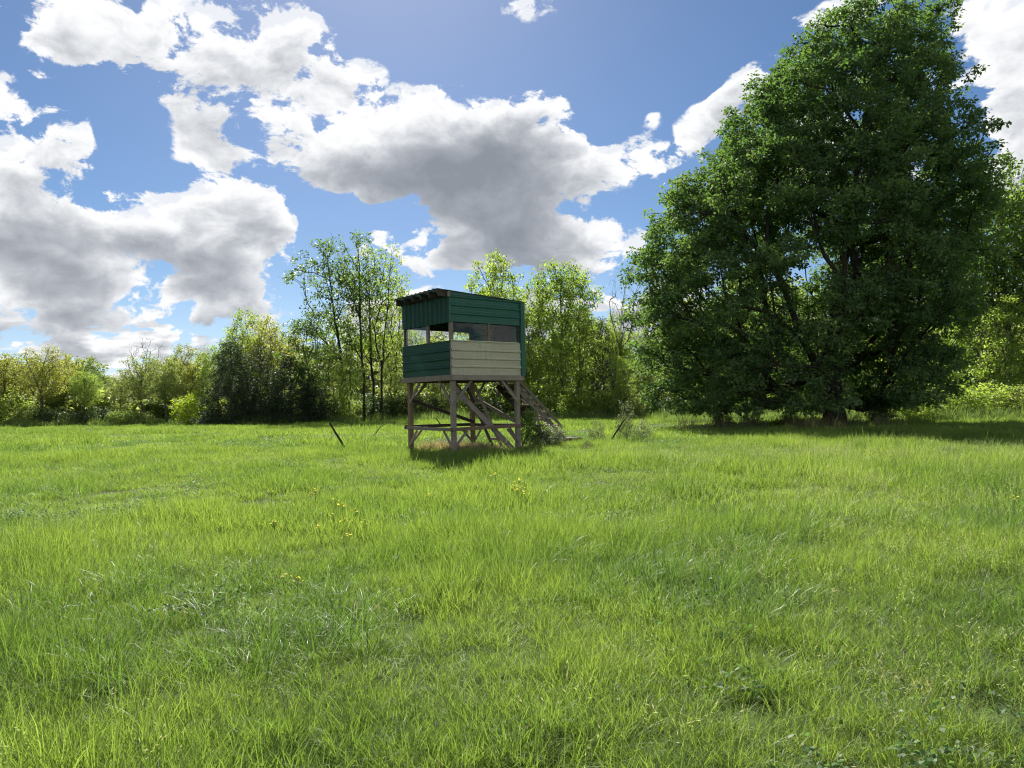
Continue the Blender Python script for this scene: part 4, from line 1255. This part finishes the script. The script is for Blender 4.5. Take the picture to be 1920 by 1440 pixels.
def build_grass():
    rng = np.random.default_rng(3)
    G1 = grass_mat('meadow_grass', (0.070, 0.130, 0.026), (0.205, 0.265, 0.060), (0.27, 0.28, 0.16))
    G2 = grass_mat('arching_grass', (0.055, 0.115, 0.025), (0.130, 0.200, 0.045), (0.26, 0.28, 0.18), 0.45, 0.46, 0.28)
    G3 = grass_mat('ryegrass', (0.055, 0.115, 0.020), (0.13, 0.185, 0.04), (0.26, 0.24, 0.14), 0.45)
    G4 = grass_mat('dead_grass', (0.20, 0.16, 0.085), (0.42, 0.35, 0.22), (0.40, 0.34, 0.22), 0.3, 0.7, 0.2, patch=False)
    def place(x, y, zs=(0.8, 1.2), tilt=0.12, sc=(0.8, 1.2), hmap=None):
        n = len(x)
        p = np.stack([x, y, ground_z(x, y)], 1)
        turn = np.stack([rng.normal(0, tilt, n), rng.normal(0, tilt, n), rng.uniform(0, 6.283, n)], 1)
        s = rng.uniform(sc[0], sc[1], n)
        z = s * rng.uniform(zs[0], zs[1], n)
        if hmap is not None: z = z * hmap; s = s * (0.6 + 0.4 * hmap)
        return p, turn, np.stack([s, s, z], 1)
    def heights(x, y):
        a = vnoise(x, y, 2.2, 11, 3); b = vnoise(x, y, 0.9, 12, 2)
        h = 0.52 + 1.45 * np.clip((a - 0.36) * 2.2, 0, 1) * (0.20 + 1.25 * b)
        # trodden low where people stand and shorter far back
        q = np.stack([x, y], -1) - TW
        near_blind = np.exp(-(((q @ TU) - 1.2) ** 2 + ((q @ TV) - 0.6) ** 2) / 6.0)
        return np.clip(h, 0.45, 1.9) * (1 - 0.45 * near_blind)
    def clear(x, y):
        q = np.stack([x, y], -1) - TW
        u = q @ TU; v = q @ TV
        return ~((u > 0.3) & (u < 2.2) & (v > 0.4) & (v < 2.3) & (rng.random(len(x)) < 0.55))
    # 1 fine lush blades, three distances (fewer, broader blades farther off)
    for nm, n, d0, d1, tufts, prad, blades, width, length, rad in (('near', 2700, 1.2, 8.5, 11, 0.24, 30, 0.0038, 0.205, 0.085), ('mid', 3000, 8.2, 23, 18, 0.40, 26, 0.0070, 0.205, 0.13), ('far', 1900, 22, 72, 46, 1.0, 18, 0.017, 0.21, 0.24)):
        x, y = wedge(n, d0, d1, rng)
        if nm != 'far':
            k = clear(x, y); x, y = x[k], y[k]
        else:
            q = np.stack([x, y], -1) - TW; k = np.hypot(q @ TU - 1.2, q @ TV - 1.2) > 1.6; x, y = x[k], y[k]
        hm = heights(x, y)
        var = [patch_batch(tufts, prad, blades, rng, length, width, 0.34, 0.80, rad) for _ in range(6)]
        p, t, s = place(x, y, hmap=hm, tilt=0.12 if nm == 'near' else (0.05 if nm == 'mid' else 0.02))
        grass_object('meadow_grass', var, p, t, s, G1, {'near': 'short bright meadow grass close to the camera', 'mid': 'bright meadow grass across the middle of the field', 'far': 'sunlit meadow grass stretching to the woods'}[nm], rng)
    # 2 long arching clumps, bluish and glossy
    for nm, n, d0, d1, tufts, prad, blades, width, length, rad in (('near', 1500, 1.4, 9, 2, 0.12, 28, 0.0052, 0.40, 0.10), ('mid', 1300, 8.8, 30, 5, 0.40, 18, 0.0080, 0.36, 0.14)):
        x, y = wedge(n, d0, d1, rng)
        k = (vnoise(x, y, 1.6, 21, 3) > 0.52) & clear(x, y); x, y = x[k], y[k]
        var = [patch_batch(tufts, prad, blades, rng, length, width, 0.30, 1.25, rad, 4, 0.5) for _ in range(6)]
        p, t, s = place(x, y, sc=(0.65, 1.15), tilt=0.08)
        grass_object('arching_grass', var, p, t, s, G2, {'near': 'long arching grass tussocks in the foreground', 'mid': 'arching grass tussocks scattered over the mid field'}[nm], rng)
    # 3 grass in seed, thickest on the right-hand foreground
    x, y = wedge(3600, 1.5, 20, rng)
    w = np.clip(0.10 + 0.9 * (x / (0.7 * y + 0.5)) * 0.9, 0.03, 1) * np.clip(vnoise(x, y, 3.0, 31, 2) * 1.8 - 0.35, 0, 1)
    k = (rng.random(len(x)) < w) & clear(x, y); x, y = x[k], y[k]
    var = [seed_heads(28, rng, 0.34, 0.34) for _ in range(5)]
    p, t, s = place(x, y, sc=(0.75, 1.2), tilt=0.1)
    grass_object('seeding_grass', var, p, t, s, G3, 'wispy pale grass in seed over the near meadow', rng)
    # broad-leaved weeds and clover low among the grass
    x, y = wedge(1500, 1.3, 18, rng)
    k = vnoise(x, y, 1.1, 51, 2) > 0.60; x, y = x[k], y[k]
    var = []
    for _ in range(5):
        n = 26
        c = np.stack([rng.normal(0, .10, n), rng.normal(0, .10, n), rng.uniform(0.03, 0.10, n)], 1)
        V, Q, TN = leaves(c, np.tile([0, 0, 1.0], (n, 1)), 3, (0.022, 0.022, 0.008), 0.026, 0.017, rng, up=1.2, droop=0.0)
        var.append((V, Q, np.zeros((0, 3), int), np.full(len(V), 0.5), TN))
    p, t, s_ = place(x, y, sc=(0.8, 1.35), tilt=0.1)
    G5 = grass_mat('broad_leaf_weed', (0.040, 0.095, 0.030), (0.115, 0.190, 0.070), (0.2, 0.22, 0.1), 0.4, 0.55, 0.25)
    grass_object('clover_weeds', var, p, t, s_, G5, 'low broad leaved weeds scattered among the meadow grass', rng)['category'] = 'weeds'
    # tall mixed weeds and last year's stems fringing the woods
    n = 620
    px = rng.uniform(-120, 2040, n); dep = np.where(px < 380, rng.uniform(62, 68, n), np.where(px < 1250, rng.uniform(55, 61, n), rng.uniform(40, 55, n)))
    dep = np.where(px > 1700, rng.uniform(35, 40, n), dep)
    x = (px - 960) / FPX * dep; y = dep
    var = [patch_batch(10, 0.8, 12, rng, 0.58, 0.022, 0.25, 0.5, 0.25, 3, 0.3, 0.45) for _ in range(5)]
    p, t, s_ = place(x, y, sc=(0.55, 1.3), tilt=0.04)
    G6 = grass_mat('edge_weed', (0.065, 0.115, 0.035), (0.17, 0.215, 0.075), (0.28, 0.26, 0.15), 0.42, 0.7, 0.15, patch=False)
    grass_object('edge_weeds', var, p, t, s_, G6, 'tall mixed green and straw weeds along the foot of the woods', rng)['category'] = 'weeds'
    # 4 dead straw: flattened under the blind and thinly through the meadow
    x0, y0 = rng.uniform(0.1, 1.7, 900), rng.uniform(0.0, 2.2, 900)
    q = TW + x0[:, None] * TU + y0[:, None] * TV
    k = vnoise(q[:, 0], q[:, 1], 0.8, 41, 2) > 0.42
    q = q[k]
    x, y = wedge(1500, 1.5, 25, rng)
    kk = vnoise(x, y, 1.4, 42, 2) > 0.60; x, y = x[kk], y[kk]
    n_in = len(q)
    x = np.concatenate([q[:, 0], x]); y = np.concatenate([q[:, 1], y])
    var = [blade_batch(14, rng, 0.30, 0.008, 0.75, 0.8, 0.12, 3, 0.6) for _ in range(4)]
    p, t, s = place(x, y, sc=(0.6, 1.1), tilt=0.3)
    s[n_in:] *= 0.65; s[:n_in] *= 1.35
    grass_object('dead_grass', var, p, t, s, G4, 'pale dead straw lying under the blind and among the grass', rng)
build_grass()

# ------------------------------------------------------------------ small things in the field
plant('shrub', 'bush2', 'grey', 1026, 21.9, 790, 'loose green bush growing against the foot of the stair', 'shrub', 'shrubs along the field edge', 0.95, parts=('stem', 'foliage'))
plant('shrub', 'bush2', 'green', 990, 22.2, 762, 'spindly green bush climbing beside the far front leg of the blind', 'shrub', 'shrubs along the field edge', 0.42, parts=('stem', 'foliage'))
plant('sapling', 'bush3', 'grey', 1172, 23.6, 748, 'thin grey green sapling beside the leaning stick', 'sapling', 'saplings in the grass past the stair', 0.36, parts=('stem', 'foliage'))
plant('sapling', 'bush3', 'grey', 1118, 23.8, 786, 'small grey green sapling between the stair and the leaning stick', 'sapling', 'saplings in the grass past the stair', 0.60, parts=('stem', 'foliage'))
plant('sapling', 'bush3', 'grey', 1203, 24.5, 784, 'low grey green sapling just past the leaning stick', 'sapling', 'saplings in the grass past the stair', 0.75, parts=('stem', 'foliage'))
plant('sapling', 'bush2', 'shrub', 1100, 20.4, 826, 'knee high weedy sapling in front of the stair bush', 'sapling', 'saplings in the grass past the stair', 0.8, parts=('stem', 'foliage'))

def stick(name, pts, radii, mat, label, cat):
    """a bent, tapering stick through world points"""
    P = np.array(pts, float); D = unit(np.gradient(P, axis=0))
    par = np.arange(len(P)) - 1
    o0 = P[0].copy()
    V, Q = tubes(P - o0, par, D, np.array(radii), len(P), 0.03, RNG)
    o = mesh_obj(name, np_mesh(name, V, Q, smooth=True), mat)
    o.location = o0
    return tag(o, label, cat)
def pt(px, py, depth):
    return ((px - 960) / FPX * depth, depth, z_at(px, py, depth))
stick('leaning_post', [pt(649, 850, 21.6), pt(640, 832, 21.62), pt(628, 812, 21.65), pt(617, 793, 21.7)], [0.035, 0.034, 0.032, 0.03], BARK_DARK,
      'dark straight post leaning out of the grass, away from the blind', 'post')
stick('leaning_stick', [pt(1138, 834, 23.4), pt(1150, 815, 23.4), pt(1160, 800, 23.4), pt(1173, 782, 23.4)], [0.028, 0.026, 0.024, 0.02], BARK_DARK,
      'dark stick leaning beside the thin grey green sapling', 'stick')
stick('bent_branch', [pt(698, 818, 31), pt(707, 807, 31), pt(713, 799, 31), pt(723, 794, 31), pt(730, 791, 31)], [0.022, 0.021, 0.019, 0.015, 0.009], BARK_DARK,
      'thin crooked branch sticking out of the grass near the blind', 'branch')
stick('short_stake', [pt(826, 800, 27), pt(822, 792, 27), pt(816, 784, 27)], [0.022, 0.02, 0.018], BARK_DARK,
      'short dark stake seen through the legs of the blind', 'stake')
stick('fallen_twig', [pt(1072, 818, 23), pt(1090, 822, 23), pt(1106, 828, 22.8), pt(1116, 815, 22.8)], [0.014, 0.013, 0.011, 0.006], BARK_GREY,
      'fallen grey twig lying past the bottom stair step', 'twig')
stick('pale_stalk', [pt(1680, 815, 30.5), pt(1684, 800, 30.5), pt(1690, 782, 30.5)], [0.012, 0.010, 0.006], BARK_PALE, 'upright pale dead stalk in the shade under the big tree', 'stalk')
stick('pale_stalk', [pt(1694, 815, 30.5), pt(1706, 800, 30.5), pt(1722, 785, 30.5)], [0.012, 0.010, 0.005], BARK_PALE, 'slanting pale dead stalk in the shade under the big tree', 'stalk')
stick('dead_stump', [pt(1644, 812, 30.8), pt(1644, 804, 30.8), pt(1645, 796, 30.8)], [0.06, 0.055, 0.045], BARK_PALE, 'short pale broken stub in the weeds under the big tree', 'stump')

def dry_weeds():
    rng = np.random.default_rng(9)
    n = 110
    px = rng.uniform(1270, 1690, n); dep = rng.uniform(30.2, 32.6, n)
    x = (px - 960) / FPX * dep
    pts = np.stack([x, dep, ground_z(x, dep)], 1)
    var = [blade_batch(12, rng, 0.75, 0.016, 0.22, 0.35, 0.16, 3) for _ in range(4)]
    m = grass_mat('dry_weed_stems', (0.10, 0.10, 0.06), (0.23, 0.21, 0.14), (0.28, 0.25, 0.18), 0.2, 0.8, 0.1, patch=False)
    s = rng.uniform(0.6, 1.25, n)
    o = grass_object('dry_weeds', var, pts, np.stack([rng.normal(0, .12, n), rng.normal(0, .12, n), rng.uniform(0, 6.28, n)], 1), np.stack([s, s, s], 1), m,
                     'brown dry weed stems round the foot of the shade tree', rng)
    o['category'] = 'weeds'
dry_weeds()

def flowers():
    rng = np.random.default_rng(13)
    m, T = new_mat('yellow_petal')
    p = principled(T, (0.82, 0.72, 0.08), 0.5, 0.2)
    tr = T.n('ShaderNodeBsdfTranslucent'); tr.inputs[0].default_value = (0.85, 0.76, 0.10, 1)
    mx = T.n('ShaderNodeMixShader'); mx.inputs[0].default_value = 0.35
    T.t.links.new(p, mx.inputs[1]); T.t.links.new(tr.outputs[0], mx.inputs[2]); finish(T, mx.outputs[0])
    # one head: five cupped petals round a boss
    V, Q = [], []
    for k in range(5):
        a = k * 6.283 / 5; c, s = math.cos(a), math.sin(a); b = len(V)
        V += [(0, 0, 0), (c * .012 - s * .009, s * .012 + c * .009, .005), (c * .022, s * .022, .010), (c * .012 + s * .009, s * .012 - c * .009, .005)]
        Q.append((b, b + 1, b + 2, b + 3))
    head = np_mesh('flower_head', V, Q); head.materials.append(m)
    stems = []
    for k in range(3):
        P = np.array([(0, 0, -.03), (.01, 0, .14), (.0, .015, .27), (.01, .02, .37)]) + rng.normal(0, .006, (4, 3))
        B = [P[3], P[2] + (0.05, 0.02, 0.09), P[2] + (-0.045, 0.03, 0.075), P[1] + (0.02, -0.06, 0.19)]
        allP = np.concatenate([P, B[1:]]); par = np.array([-1, 0, 1, 2, 2, 2, 1])
        D = np.tile([0, 0, 1.0], (7, 1)); R = np.array([.0035, .003, .0028, .002, .002, .002, .002])
        V2, Q2 = tubes(allP, par, D, R, 4)
        me = np_mesh('flower_stem', V2, Q2); me.materials.append(LEAF['green'])
        stems.append((me, B))
    patches = [(926, 916, 11, 0.32, 'yellow wildflower in the bright patch in front of the blind'), (650, 975, 8, 0.40, 'yellow wildflower in the loose patch nearer the camera, in front of the cedars'),
               (690, 928, 3, 0.6, 'scattered yellow wildflower between the two flower patches'), (533, 1066, 2, 0.15, 'yellow wildflower in the small nearest patch'),
               (618, 926, 2, 0.2, 'yellow wildflower in the small patch beside the tufts, farthest from the blind'), (1000, 938, 1, 0.2, 'lone yellow wildflower past the bright patch'), (1880, 945, 1, 0.1, 'yellow wildflower near the picture edge, below the shaded grass')]
    for (px, py, n, spread, lab) in patches:
        r = ray(px, py)
        dep = (EYE - 0.10 - 0.18) / (-r.z / r.y)
        x0 = (px - 960) / FPX * dep
        for i in range(n):
            x = x0 + rng.normal(0, spread); y = dep + rng.normal(0, spread * 1.2)
            me, B = stems[rng.integers(3)]
            o = empty('wildflower', (x, y, gz(x, y)), rng.uniform(0, 6.28), rng.uniform(0.65, 0.95))
            tag(o, lab, 'flower', 'yellow wildflowers in the meadow')
            mesh_obj('stem', me, None, o)
            for b in B:
                h = mesh_obj('flower_head', head, None, o)
                h.location = b; h.rotation_euler = (rng.normal(0, .5), rng.normal(0, .5), rng.uniform(0, 6)); h.scale = (0.65 + 0.4 * rng.random(),) * 3
flowers()
